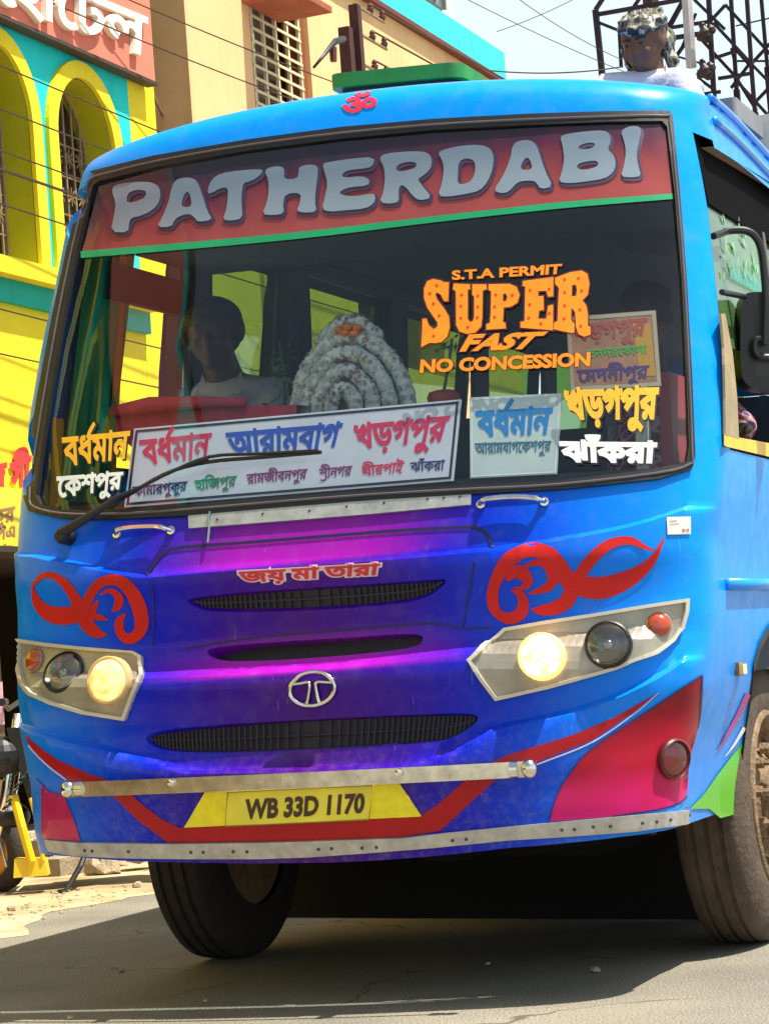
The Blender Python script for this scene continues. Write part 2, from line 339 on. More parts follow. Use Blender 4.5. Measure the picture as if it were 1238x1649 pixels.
def fill(rings, step=14, rule='nz'):
    vv = []; ee = []
    for r in rings:
        r = np.asarray(r, float); keep = np.linalg.norm(r-np.roll(r, 1, 0), axis=1) > 1e-4; r = r[keep]
        if step:
            out = []
            for i in range(len(r)):
                a, b = r[i], r[(i+1) % len(r)]; k = max(1, int(np.linalg.norm(b-a)/step))
                for j in range(k): out.append(a+(b-a)*j/k)
            r = np.array(out)
        o = len(vv); vv += [Vector(p) for p in r]; ee += [(o+i, o+(i+1) % len(r)) for i in range(len(r))]
    A = np.array([tuple(v) for v in vv]); lo, hi = A.min(0), A.max(0)
    if step:
        gx = np.arange(lo[0]+step*.5, hi[0], step); gy = np.arange(lo[1]+step*.5, hi[1], step)
        if len(gx) and len(gy): vv += [Vector((x, y)) for x in gx for y in gy]
    V, E, T, *_ = delaunay_2d_cdt(vv, ee, [], 0, 1e-5)
    V = np.array([tuple(v) for v in V]); T = np.array([t for t in T if len(t) == 3])
    if len(T) == 0: return V, []
    C = V[T].mean(1); w = winding(rings, C); ok = (w != 0) if rule == 'nz' else (np.round(w) % 2 != 0)
    T = T[ok]; used = np.unique(T); idx = -np.ones(len(V), int); idx[used] = np.arange(len(used)); return V[used], idx[T].tolist()
def skin(mb, V, T, mapper, off, thick=0, mi=0, wi=None):
    if len(T) == 0: return mb
    top = mapper.map(V, off); mb.add(top, T, mi)
    if thick:
        cnt = {}
        for t in T:
            for a, b in ((t[0], t[1]), (t[1], t[2]), (t[2], t[0])): cnt[(a, b)] = cnt.get((a, b), 0)+1
        edge = [(a, b) for (a, b) in cnt if (b, a) not in cnt]; vid = sorted({i for e in edge for i in e}); m = {v: i for i, v in enumerate(vid)}
        bot = mapper.map(V[vid], off-thick); n = len(vid)
        mb.add(list(top[vid])+list(bot), [(m[a], m[b], n+m[b], n+m[a]) for a, b in edge], mi if wi is None else wi)
    return mb
def decal(name, rings, m, mapper, off, parent=None, step=14, thick=0, rule='nz', sm=None):
    mb = MB(); V, T = fill(rings, step, rule); skin(mb, V, T, mapper, off, thick); return mb.build(name, m, parent, smoothed=(not thick) if sm is None else sm, merge=1e-6 if thick else 0)

# ------------------------------------------------------------------ lettering: glyph outlines from the built-in font, with hand-built conjuncts
_GL = {}
def outlines(s):
    if s in _GL: return _GL[s]
    c = bpy.data.curves.new('glyphs', 'FONT'); c.body = s; c.size = 1; c.fill_mode = 'NONE'; c.resolution_u = 3
    o = bpy.data.objects.new('glyphs', c); COL.objects.link(o); dg = bpy.context.evaluated_depsgraph_get(); dg.update()
    me = bpy.data.meshes.new_from_object(o.evaluated_get(dg)); nx = {}; V = np.array([tuple(v.co)[:2] for v in me.vertices]) if len(me.vertices) else np.zeros((0, 2))
    for e in me.edges:
        a, b = e.vertices; nx.setdefault(a, []).append(b); nx.setdefault(b, []).append(a)
    seen = set(); rings = []
    for a in range(len(V)):
        if a in seen: continue
        ring = [a]; seen.add(a); cur = min(nx.get(a, [a]), key=lambda q: (q != a+1, q)); 
        while cur not in seen:
            seen.add(cur); ring.append(cur); nn = [q for q in nx[cur] if q not in seen]
            if not nn: break
            cur = nn[0]
        if len(ring) > 2: rings.append(V[ring])
    COL.objects.unlink(o); bpy.data.objects.remove(o); bpy.data.meshes.remove(me); bpy.data.curves.remove(c)
    _GL[s] = rings; return rings
def dilate(r, d):
    p = np.asarray(r); e = np.roll(p, -1, 0)-p; e = e/(np.linalg.norm(e, axis=1)[:, None]+1e-9); n = np.stack([e[:, 1], -e[:, 0]], 1); pn = np.roll(n, 1, 0)
    m = n+pn; L = np.linalg.norm(m, axis=1)[:, None]; m = m/(L+1e-9); k = 1/np.maximum((m*n).sum(1), .45)[:, None]; return p+m*k*d
def word(s, bold=0):
    """s: visual order; '^' = reph over the glyph before it, '_' = ra-phala under the glyph before it"""
    base = ''.join(ch for ch in s if ch not in '^_%'); rings = [np.array(r) for r in outlines(base)]
    big = max(rings, key=lambda r: abs(area(r))); sg = 1 if area(big) > 0 else -1
    i = 0
    for ch in s:
        if ch in '^_%':
            pre = outlines(base[:i]); xr = max(r[:, 0].max() for r in pre)
            pre2 = outlines(base[:i-1]) if i > 1 else [np.zeros((1, 2))]; xl = max(r[:, 0].max() for r in pre2); yb = .0
            if ch == '^': q = ribbon([(xr-.20, .60), (xr-.10, .74), (xr+.06, .90)], [.055, .07, .05], 3, .01)
            elif ch == '%': q = ribbon([(xl+.22, .30), (xl+.08, .44), (xl+.0, .30), (xl+.10, .16), (xl+.26, .24)], [.06]*5, 4, .01)
            else: q = ribbon([(xl+.04, -.10), (xl+.22, -.16), (xr-.16, -.10), (xr-.06, .06)], [.05, .06, .06, .05], 4, .01)
            rings.append(q if (area(q) > 0) == (sg > 0) else q[::-1])
        else: i += 1
    if bold: rings = [dilate(r, bold*sg) for r in rings]
    return rings
def place(rings, quad, y0, y1, x0, x1, shear=0):
    TL, TR, BR, BL = [np.array(q, float) for q in quad]; out = []
    for r in rings:
        u = ((r[:, 0]+shear*(r[:, 1]-y0)-x0)/(x1-x0))[:, None]; v = ((r[:, 1]-y0)/(y1-y0))[:, None]
        out.append(((TL*(1-u)+TR*u)*v+(BL*(1-u)+BR*u)*(1-v)))
    return out
def text(s, quad, bold=.02, latin=False, shear=0, extra=0):
    rings = word(s, bold+extra); core = word(s, bold)
    x0 = min(r[:, 0].min() for r in core); x1 = max(r[:, 0].max() for r in core)
    ref = word('H' if latin else 'ম', bold); y0 = min(r[:, 1].min() for r in ref); y1 = max(r[:, 1].max() for r in ref)
    return place(rings, quad, y0, y1, x0, x1+shear*(y1-y0), shear)
def lettering(name, items, mapper, off, parent, step=0, thick=0):
    """items: (rings, material) fills, all in one mesh"""
    mb = MB(); ms = []
    for k, it in enumerate(items):
        rings, m = it[0], it[1]; o = off+(it[2] if len(it) > 2 else 0)
        if m not in ms: ms.append(m)
        V, T = fill(rings, step); skin(mb, V, T, mapper, o, thick, ms.index(m))
    return mb.build(name, ms, parent)

# ------------------------------------------------------------------ THE BUS
BUS = thing('passenger_bus', 'blue and purple painted passenger bus with PATHERDABI across its windscreen, filling the street', 'bus', (0, -1.3, 0))
WS_OUT = [(149, 277), (250, 252), (400, 226), (550, 206), (700, 193), (850, 185), (980, 181), (1075, 180), (1081, 190), (1092, 300), (1104, 450), (1112, 600), (1117, 735), (1112, 757), (1060, 773), (900, 790), (750, 798), (600, 807), (450, 819), (300, 832), (180, 838), (100, 836), (50, 824), (42, 800), (47, 750), (64, 640), (88, 510), (112, 400), (131, 325), (140, 288)]
WS_IN = [(163, 293), (260, 269), (400, 244), (550, 225), (700, 211), (850, 203), (980, 198), (1064, 197), (1072, 206), (1084, 310), (1096, 450), (1103, 600), (1107, 720), (1103, 744), (1050, 758), (900, 776), (750, 784), (600, 792), (450, 803), (300, 815), (180, 823), (105, 823), (68, 813), (62, 798), (68, 745), (84, 640), (106, 510), (128, 400), (146, 325), (154, 300)]
WS_MID = (np.array(WS_OUT)*.55+np.array(WS_IN)*.45)
US = 1.3
WIN_PX = [(1115, 212), (1121, 240), (1130, 285), (1140, 345), (1149, 430), (1157, 510), (1162, 580), (1163, 650), (1163, 700)]
def pillar_uv():
    e = px2uv(catmull(WIN_PX, 4)); return e
def px2uv(r):
    t, z = hit_tz(r); return np.stack([t*US, z], 1)
def front_shell():
    bot = [(57, 1366), (119, 1380), (203, 1387), (420, 1391), (520, 1390), (640, 1384), (818, 1366), (1000, 1348), (1157, 1326)]
    tb, zb = hit_tz(bot); i = np.argsort(tb); ts = np.linspace(-1, 1, 90); zbot = np.interp(ts, tb[i], zb[i])
    outer = [(t*US, z) for t, z in zip(ts, zbot)]+[(US, ZT)]+[(t*US, ZT) for t in ts[::-1][1:-1]]+[(-US, ZT)]
    zl = np.linspace(zbot[-1], ZT, 60)[1:-1]; outer = outer[:90]+[(US, z) for z in zl]+outer[90:]; zr = np.linspace(ZT, zbot[0], 60)[1:-1]; outer += [(-US, z) for z in zr]
    hole = px2uv(WS_MID)
    rec = []
    for pts, dep in (([(298, 968), (312, 962), (400, 953), (560, 943), (690, 934), (722, 932), (712, 945), (690, 962), (650, 972), (560, 980), (440, 986), (340, 986), (316, 980)], .02),
                     ([(330, 1050), (345, 1042), (450, 1033), (560, 1027), (640, 1021), (676, 1021), (683, 1030), (672, 1042), (600, 1052), (480, 1062), (380, 1066), (345, 1062)], .06),
                     ([(230, 1190), (245, 1178), (340, 1168), (480, 1160), (620, 1153), (750, 1148), (772, 1153), (766, 1166), (735, 1186), (700, 1196), (560, 1204), (420, 1211), (300, 1213), (250, 1206)], .025)):
        r = smooth_ring(pts, 2)
        if area(r) > 0: r = r[::-1]
        inner = dilate(r, -4.5) if area(dilate(r, -4.5)) > area(r) else dilate(r, 4.5)
        rec.append((px2uv(r), px2uv(inner), dep))
    vv = []; ee = []
    def ring(r):
        o = len(vv); vv.extend(Vector(p) for p in r); ee.extend((o+i, o+(i+1) % len(r)) for i in range(len(r)))
    pe = pillar_uv(); cut = [tuple(p) for p in pe]+[(-US*1.05, pe[-1][1]), (-US*1.05, pe[0][1])]
    ring(outer); ring(hole); ring(cut)
    for a, b, d in rec: ring(a); ring(b)
    G_ = []
    tg = np.linspace(-1, 1, 121)[1:-1]; zg = np.concatenate([np.arange(.5, 1.70, .024), np.arange(1.72, 2.8, .05), [2.83, 2.855, 2.88, 2.9, 2.92, 2.935, 2.945, 2.955, 2.963]])
    keep = np.ones((len(tg), len(zg)), bool); TT, ZZ = np.meshgrid(tg, zg, indexing='ij')
    for a, b, d in rec:
        for q in np.vstack([a, b, (a+b)/2]): keep &= ((TT*US-q[0])**2+(ZZ-q[1])**2) > .011**2
    extra = []
    for (tt, zz, amp, h, te) in RIDGES:
        zr = np.interp(tg, tt, zz); on = np.abs(tg) < te+.13
        keep &= ~((np.abs(ZZ-zr[:, None]) < h*.5+.012) & on[:, None])
        for k in (-.52, -.25, 0, .25, .52, ): extra += [(t*US, z+k*h) for t, z, o_ in zip(tg, zr, on) if o_]
    vv += [Vector((t*US, z)) for t, z in zip(TT[keep], ZZ[keep])]; vv += [Vector(p) for p in extra]
    V, E_, T, *_ = delaunay_2d_cdt(vv, ee, [], 0, 1e-5); V = np.array([tuple(v) for v in V]); T = np.array([t for t in T if len(t) == 3]); C = V[T].mean(1)
    ok = (winding([outer], C) != 0) & (winding([hole], C) == 0) & (winding([cut], C) == 0); T = T[ok]; C = C[ok]
    off = np.zeros(len(V)); mi = np.zeros(len(T), int)
    for a, b, d in rec:
        off[winding([b], V) != 0] = -d
        mi[winding([b], C) != 0] = 1
        for p in b: off[np.argmin(np.linalg.norm(V-p, axis=1))] = -d
    P = G(V[:, 0]/US, V[:, 1], off); mb = MB()
    mb.add(P, T.tolist()); mb.m = mi.tolist()
    return mb.build('front_panel', [PAINT, M_mesh], BUS, smoothed=38, body=True), rec
FRONT_PANEL, RECS = front_shell()
_pe = pillar_uv(); mb = MB(); _a = G(_pe[:, 0]/US, _pe[:, 1], np.zeros(len(_pe))+.001); _b = _a+np.array([.022, -.015, 0]); mb.add(np.vstack([_a, _b]), [(i, i+1, len(_a)+i+1, len(_a)+i) for i in range(len(_a)-1)]); mb.build('pillar_edge', mat('pillar_trim', (.22, .42, .60), .4), BUS, body=True)
# grille slats standing in the two meshes
for idx, n in ((0, 44), (2, 58)):
    a, b, d = RECS[idx]; u0, u1 = b[:, 0].min(), b[:, 0].max(); mb = MB(); mids = []
    for k in range(n):
        u = u0+(u1-u0)*(k+.5)/n; zz = []
        for i in range(len(b)):
            p, q = b[i], b[(i+1) % len(b)]
            if (p[0]-u)*(q[0]-u) < 0: zz.append(p[1]+(q[1]-p[1])*(u-p[0])/(q[0]-p[0]))
        if len(zz) < 2: continue
        z0, z1 = min(zz), max(zz); P = G(np.array([u/US]*2), np.array([z0, z1]), np.array([-d*.6]*2)); mb.tube([tuple(P[0]), tuple(P[1])], .0035, 4); mids.append((u, (z0+z1)/2))
    M_ = np.array(mids); P = G(M_[:, 0]/US, M_[:, 1], np.full(len(M_), -d*.7)); mb.tube([tuple(p) for p in P], .004, 4)
    mb.build('upper_grille' if idx == 0 else 'lower_grille', M_slat, BUS, body=True)
# roof skin, sides, rear
def drop(y): return .055*ss((-.95-np.asarray(y, float))/1.1)
def roof_and_sides():
    ts = np.linspace(-1, 1, 60); top = G(ts, np.full(60, ZT)); YR = -7.9; mb = MB(); rows = []
    for k in np.linspace(0, 1, 28):
        r = top.copy(); r[:, 1] = top[:, 1]*(1-k)+YR*k; r[:, 2] -= drop(r[:, 1]); rows.append(r)
    P = np.vstack(rows); mb.add(P, [(i*60+j, i*60+j+1, (i+1)*60+j+1, (i+1)*60+j) for i in range(27) for j in range(59)]); mb.build('roof', PAINT, BUS, smoothed=True, body=True)
    win = np.array([(w2b(SIDE.map([p]))[0][1], w2b(SIDE.map([p]))[0][2]) for p in WIN_PX])
    _yf = np.interp(win[:, 1], _yz, _yy)-BOW; win[:, 0] = np.where(win[:, 0] > _yf-.03, _yf+.03, win[:, 0])
    win1 = [tuple(p) for p in win]+[(win[-1][0], 1.72), (-2.45, 1.72), (-2.45, 2.82)]
    arch_px = [(1186, 1321), (1191, 1250), (1197.5, 1185), (1204, 1138), (1211, 1085), (1221, 1049), (1236, 1021)]
    ar = [(w2b(SIDE.map([p]))[0][1], w2b(SIDE.map([p]))[0][2]) for p in arch_px]
    yc = -1.34; arch = ar+[(yc, 1.17)]+[(2*yc-y, z) for y, z in ar[::-1]]
    arch[0] = (arch[0][0], .45); arch[-1] = (arch[-1][0], .45)
    rear = [(y-4.05, z) for y, z in arch]
    for sg, nm in ((-1, 'side_panel'), (1, 'side_panel')):
        zf = np.linspace(.545, ZT, 50); yf = np.interp(zf, _yz, _yy)-BOW
        zb0 = hit_tz([(1157, 1326)])[1][0] if sg < 0 else .50
        outer = [(y, z) for y, z in zip(yf, zf)]+[(YR, ZT), (YR, .545)]
        holes = [arch, rear]
        if sg < 0: holes.append(win1)
        else: holes.append([(-.80, 1.85), (-1.47, 1.85), (-1.47, 2.80), (-.86, 2.80)]); holes.append([(-1.68, 1.85), (-2.42, 1.85), (-2.42, 2.80), (-1.68, 2.80)])
        for k in range(4 if sg < 0 else 4):
            y0 = -2.68-k*1.22; holes.append([(y0, 1.85), (y0-1.0, 1.85), (y0-1.0, 2.80), (y0, 2.80)])
        vv = []; ee = []
        allr = [outer]+holes
        for r in allr:
            rr = []
            for i in range(len(r)):
                a, b = np.array(r[i]), np.array(r[(i+1) % len(r)]); k = max(1, int(np.linalg.norm(b-a)/.12))
                rr += [a+(b-a)*j/k for j in range(k)]
            o = len(vv); vv += [Vector(p) for p in rr]; ee += [(o+i, o+(i+1) % len(rr)) for i in range(len(rr))]
        vv += [Vector((y, z)) for y in list(np.arange(YR+.1, -2.3, .15))+list(np.arange(-2.25, -.4, .07)) for z in list(np.arange(.6, 2.9, .12))+[2.93, 2.95, 2.96]]
        V, E_, T, *_ = delaunay_2d_cdt(vv, ee, [], 0, 1e-5); V = np.array([tuple(v) for v in V]); T = np.array([t for t in T if len(t) == 3]); C = V[T].mean(1)
        ok = winding([outer], C) != 0
        for h in holes: ok &= winding([h], C) == 0
        T = T[ok]; mb = MB(); mb.add(np.stack([sg*wz(V[:, 1]), V[:, 0], V[:, 1]-drop(V[:, 0])*ss((V[:, 1]-2.6)/.3)], 1), T.tolist()); mb.build('side_panel', PAINT, BUS, smoothed=True, body=True)
        # window reveals, posts and inner lining
        mb = MB()
        for h in holes[2:]:
            n = len(h); o = [(sg*wz(z), y, z) for y, z in h]; inn = [(sg*(wz(z)-.055), y, z) for y, z in h]
            cl = [y > np.interp(z, _yz, _yy)-BOW-.03 and h is holes[2] and sg < 0 for y, z in h]; mb.add(o+inn, [(i, (i+1) % n, n+(i+1) % n, n+i) for i in range(n) if not (cl[i] and cl[(i+1) % n])])
        mb.build('window_frame', mat('window_trim', (.30, .25, .17), .5) if sg < 0 else M_dark, BUS, body=True)
        n = len(arch)
        for h in (arch, rear):
            mb = MB()
            h2 = [(y, z) for y, z in h]
            o = [(sg*(wz(z)+.006), y, z) for y, z in h2]; i2 = [(sg*(wz(z)-.05), y, z) for y, z in h2]
            cy = yc if h is arch else yc-4.05
            lip = [(sg*(wz(z+.03)+.007), cy+(y-cy)*1.035, z+.03) for y, z in h2]
            mb.add(o+i2+lip, [(i, i+1, n+i+1, n+i) for i in range(n-1)]+[(i, i+1, 2*n+i+1, 2*n+i) for i in range(n-1)])
            mb.build('wheel_arch', mat('arch_rubber', (.045, .03, .02), .7, var=.3), BUS, body=True)
    mb = MB(); mb.box((-1.19, YR-.03, .5), (1.19, YR, 1.8)).box((-1.15, YR-.03, 2.6), (1.15, YR, ZT)).box((-.9, YR-.03, 1.8), (-1.18, YR, 2.6)).box((1.18, YR-.03, 1.8), (.9, YR, 2.6)); mb.build('rear_panel', PAINT, BUS, body=True)
    # chassis, floor, inner walls, plus full-width cross panels added to block light underneath
    mb = MB(); mb.box((-1.10, -7.8, .95), (1.10, -.50, 1.0)).box((-.5, -7.6, .58), (-.38, -.45, .80)).box((.38, -7.6, .58), (.5, -.45, .80)).box((-1.0, -1.42, .44), (1.0, -1.26, .56)).box((-1.0, -5.5, .42), (1.0, -5.3, .58)).box((-.30, -1.5, .52), (.30, -.5, .95)).box((-1.1, -2.3, .5), (-.55, -3.2, .9)).box((-.98, -.42, .50), (.98, -.36, 1.0)).box((-1.16, -2.06, .03), (1.16, -2.02, 1.0)).box((-1.16, -4.7, .2), (1.16, -4.66, 1.0)).box((-.7, -4.6, .3), (.7, -2.1, .9))
    for x in (-.55, .55):
        for k in range(4): mb.box((x-.035, -1.9+.07*k, .60-.018*k), (x+.035, -.75-.07*k, .615-.018*k))
    mb.tube([(-.95, -1.34, .50), (-.5, -1.34, .40), (.5, -1.34, .40), (.95, -1.34, .50)], [.05, .06, .06, .05], 10); mb.ball((.0, -1.2, .52), (.22, .40, .18), 10); mb.tube([(-.8, -1.0, .48), (.8, -1.0, .46)], .022, 8); mb.tube([(.32, -.7, .62), (.34, -1.9, .42), (.34, -4.5, .40)], .045, 8)
    mb.box((-.62, -.62, .62), (.62, -.56, .95))
    mb.build('chassis', mat('underbody', (.012, .011, .010), .9), BUS, body=True)
    mb = MB()
    mb.box((-1.10, -7.8, 2.85), (1.10, -.80, 2.87))
    for sg in (-1, 1):
        for y0, y1 in ((-1.47, -1.68), (-2.42, -2.68), (-3.68, -3.9), (-4.9, -5.12), (-6.12, -6.34), (-7.34, -7.8)):
            if sg < 0 and y0 > -2: continue
            mb.hexa([(sg*1.19, y0, 1.0), (sg*1.16, y0, 1.0), (sg*1.16, y1, 1.0), (sg*1.19, y1, 1.0), (sg*1.13, y0, 2.86), (sg*1.10, y0, 2.86), (sg*1.10, y1, 2.86), (sg*1.13, y1, 2.86)])
        mb.box((sg*1.18, -7.8, 1.0), (sg*1.15, -.55, 1.70)); mb.box((sg*1.12, -7.8, 2.80), (sg*1.09, -.9, 2.87))
    mb.build('cabin_lining', M_dark, BUS, body=True)
    return win1
WIN1 = roof_and_sides()

# ------------------------------------------------------------------ windscreen: glass, rubber seal, painted header and lettering
M_glass = glass_mat('windscreen_glass', (.82, .89, .93), .06, 1.0)
M_greenglass = glass_mat('green_glass', (.42, .62, .20), .04)
M_sideglass = mat('side_glass', (.085, .17, .06), .12, var=.45, scale=3)
ws = decal('windscreen', [WS_MID], M_glass, FRONT, -.004, BUS, step=13, sm=True)
mb = MB(); V, T = fill([np.array(WS_OUT)[::-1], np.array(WS_IN)], 12); skin(mb, V, T, FRONT, .012, .020); mb.build('windscreen_seal', M_black, BUS, merge=1e-6)
mb = MB(); q = FRONT.map(catmull(np.array(WS_OUT+[WS_OUT[0]])*.45+np.array(WS_IN+[WS_IN[0]])*.55, 3), .013); mb.tube(q.tolist(), .0045, 6, cap=False); mb.build('seal_bead', mat('grey_bead', (.10, .085, .10), .35), BUS)
M_ban = zramp_mat('banner_red_shaded', [(0, (.30, .058, .055)), (.25, (.22, .038, .042)), (.50, (.085, .014, .036)), (.70, (.022, .016, .032)), (1, (.010, .022, .028))], 2.55, 2.93, .3, .4)  # dark shade and reflection towards the top are painted into the ramp
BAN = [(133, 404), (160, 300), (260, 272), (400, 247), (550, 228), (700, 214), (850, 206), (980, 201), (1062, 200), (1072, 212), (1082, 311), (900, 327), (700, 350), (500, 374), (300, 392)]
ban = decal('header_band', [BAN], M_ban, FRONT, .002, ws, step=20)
decal('green_stripe', [ribbon([(131, 410), (300, 396), (500, 377), (700, 353), (900, 331), (1083, 316)], [11, 11, 11, 10, 10, 9])], mat('stripe_green', (.005, .30, .12), .4), FRONT, .003, ws, step=14)
def q7(p): return [(150+x/2.527, 180+y/2.525) for x, y in p]
def q8(p): return [(600+x/2.476, 160+y/2.477) for x, y in p]
LET = [
 [q7([(75,490),(90,420),(97,370),(80,325),(88,300),(150,288),(230,285),(268,300),(280,335),(270,375),(240,405),(195,425),(160,432),(150,455),(147,492)]), q7([(140,375),(143,335),(175,318),(215,320),(222,335),(205,358)])],
 [q7([(262,470),(285,430),(310,370),(325,300),(345,275),(380,268),(412,272),(430,290),(448,340),(470,410),(490,440),(430,450),(415,430),(395,415),(355,425),(335,440),(322,470)]), q7([(360,385),(372,340),(388,322),(400,345),(405,383),(385,390)])],
 [q7([(468,335),(475,295),(500,262),(550,245),(690,232),(690,250),(670,270),(640,285),(615,290),(607,330),(607,380),(612,435),(560,445),(530,438),(545,400),(552,340),(550,308),(520,312),(490,330)])],
 [q7([(700,240),(725,225),(770,222),(782,240),(778,275),(830,275),(840,250),(840,225),(880,215),(915,220),(918,250),(908,320),(905,370),(913,408),(860,412),(830,405),(845,370),(848,330),(785,335),(775,375),(780,415),(735,422),(690,418),(710,370),(718,320),(715,275)])],
 [q7([(935,212),(965,205),(1050,192),(1148,184),(1140,225),(1100,233),(1040,238),(1015,255),(1018,270),(1100,262),(1128,278),(1122,302),(1050,307),(1010,322),(1005,337),(1060,347),(1140,332),(1152,345),(1145,375),(1110,395),(1030,402),(960,408),(933,395),(945,350),(957,290),(945,250)])],
 [q8([(28,235),(50,218),(120,210),(190,208),(225,215),(240,245),(232,280),(205,305),(180,320),(200,345),(240,394),(190,405),(165,390),(130,345),(110,345),(105,375),(108,410),(70,418),(30,412),(45,370),(52,320),(48,270)]), q8([(95,290),(100,262),(140,250),(175,252),(178,268),(155,282)])],
 [q8([(262,213),(290,200),(360,185),(430,182),(470,195),(485,230),(480,280),(460,330),(430,365),(380,378),(300,390),(262,386),(280,330),(287,270),(277,240)]), q8([(340,340),(342,290),(345,250),(375,235),(408,245),(412,280),(400,320),(375,338)])],
 [q8([(483,365),(520,310),(550,240),(560,180),(590,165),(630,163),(655,185),(670,230),(690,290),(720,350),(670,360),(655,335),(640,325),(590,328),(570,340),(545,370),(515,377)]), q8([(588,275),(605,240),(620,232),(632,250),(638,278),(610,285)])],
 [q8([(747,150),(780,138),(860,128),(920,125),(945,140),(950,170),(935,200),(962,225),(970,260),(958,295),(925,318),(850,330),(780,337),(742,330),(755,290),(765,240),(757,180)]), q8([(820,200),(825,185),(855,175),(885,175),(885,190),(860,200)]), q8([(812,275),(820,258),(850,250),(890,245),(902,258),(890,272),(845,285)])],
 [q8([(988,130),(1010,113),(1050,106),(1070,120),(1062,165),(1050,220),(1058,270),(1070,307),(1035,314),(988,310),(1000,270),(1010,210),(1000,160)])]]
M_let = zramp_mat('letter_silver', [(0, (.21, .27, .34)), (.5, (.13, .18, .25)), (1, (.17, .22, .29))], 2.62, 2.90, .32, .5)
M_lsh = mat('letter_shadow', (.035, .020, .060), .5, var=.25)
def orient(rings): return [np.array(r) if (area(r) > 0) == (i == 0) else np.array(r)[::-1] for i, r in enumerate(rings)]
it = []
for L in LET:
    rr = orient([smooth_ring(r, 1) for r in L]); sh = [dilate(r, 2.6)+[2.6, 3.6] for r in rr]
    if abs(area(sh[0])) < abs(area(rr[0])): sh = [dilate(r, -2.6)+[2.6, 3.6] for r in rr]
    it.append((sh, M_lsh, -.0015)); it.append((rr, M_let, 0))
lettering('header_lettering', it, FRONT, .006, ws, step=0)
M_or = mat('sticker_orange', (.95, .26, .004), .4, scale=20); M_ord = mat('sticker_outline', (.10, .004, .012), .5); M_dot = mat('sticker_dot', (.60, .03, .01), .5)
def q3(p): return [(660+x/3.869, 400+y/3.868) for x, y in p]
SUP = [[[(72,618),(78,520),(80,440),(105,440),(120,480),(150,505),(172,490),(175,465),(150,430),(110,370),(90,310),(90,250),(110,205),(145,192),(190,200),(215,212),(245,212),(240,330),(215,330),(195,290),(170,275),(160,290),(175,325),(215,375),(245,425),(250,490),(235,550),(200,585),(160,592),(125,590),(95,605)]],
 [[(275,220),(375,225),(378,255),(362,260),(362,440),(375,460),(395,455),(402,430),(402,300),(390,290),(390,225),(478,225),(480,255),(455,265),(452,430),(445,490),(410,525),(360,535),(310,520),(290,480),(288,270),(270,255)]],
 [[(492,225),(620,222),(665,240),(685,290),(670,340),(630,365),(585,370),(580,460),(595,465),(600,500),(478,508),(478,475),(500,465),(505,400),(508,270),(490,258)],[(580,330),(582,285),(600,282),(608,305),(600,330)]],
 [[(705,205),(895,180),(893,300),(862,303),(850,265),(800,268),(800,300),(832,298),(835,385),(805,390),(800,440),(850,440),(862,360),(893,352),(892,512),(690,495),(690,460),(715,455),(720,240),(703,235)]],
 [[(905,185),(1000,150),(1070,140),(1105,160),(1118,220),(1108,290),(1075,325),(1100,360),(1110,420),(1108,485),(1125,490),(1125,540),(1085,552),(1050,535),(1035,490),(1030,400),(1012,375),(1005,380),(1005,450),(1025,470),(1025,520),(1015,530),(895,505),(898,465),(920,455),(925,330),(930,250),(905,220)],[(1008,300),(1010,230),(1035,228),(1042,260),(1035,300)]]]
it = []
for L in SUP:
    rr = orient([q3(r) for r in L]); ol = [dilate(r, 2.2) for r in rr]
    if abs(area(ol[0])) < abs(area(rr[0])): ol = [dilate(r, -2.2) for r in rr]
    it += [(ol, M_ord, -.001), (rr, M_or, 0)]
for x, y in [(170,232),(127,282),(150,345),(185,420),(150,547),(325,290),(320,360),(320,435),(362,492),(425,297),(425,365),(422,432),(537,290),(530,365),(530,430),(640,293),(750,262),(748,352),(742,435),(868,255),(870,405),(818,470),(965,195),(1050,188),(1070,265),(965,275),(965,358),(1060,383),(962,440),(1065,485)]:
    c = np.array(q3([(x, y)])[0]); it.append(([c+2.2*np.array([math.cos(k), math.sin(k)]) for k in np.linspace(0, 2*math.pi, 8)[:-1]] and [np.array([c+2.4*np.array([math.cos(k), math.sin(k)]) for k in np.linspace(0, 2*math.pi, 9)[:-1]])], M_dot, .001))
def lat(s, quad, bold, shear=0):
    return [(text(s, quad, bold, True, shear, .035), M_ord, -.001), (text(s, quad, bold, True, shear), M_or, 0)]
it += lat('S.T.A PERMIT', q3([(262,140),(948,98),(942,160),(265,198)]), .035)+lat('FAST', q3([(310,540),(862,520),(800,625),(310,645)]), .05, .35)+lat('NO CONCESSION', q3([(70,695),(1125,648),(1122,735),(62,778)]), .045)
lettering('permit_lettering', it, FRONT, .004, ws)
M_yl = mat('lettering_yellow', (.80, .42, .02), .45); M_wl = mat('lettering_white', (.75, .80, .78), .45); M_ls = mat('lettering_shadow', (.02, .01, .03), .5)
def shadowed(s, quad, bold, m, d): 
    a = text(s, quad, bold); b = [r+np.array(d) for r in text(s, quad, bold, extra=.02)]; return [(b, M_ls, -.001), (a, m, 0)]
lettering('route_lettering', shadowed('বধ^মান', [(100.5,705),(211,694),(206,739),(105,752)], .03, M_yl, (1.5, 1.5))+shadowed('েকশপুর', [(92,768),(200,760),(196,788),(94,803)], .035, M_wl, (1.5, 1.5)), FRONT, .004, ws)
lettering('route_lettering', shadowed('খড়গপুর', [(907,629),(1061,624),(1057,676),(914,677)], .045, M_yl, (2, 2))+shadowed('ঝাঁকরা', [(900,711),(1058,713),(1055,747),(904,745)], .05, M_wl, (2, 2)), FRONT, .004, ws)

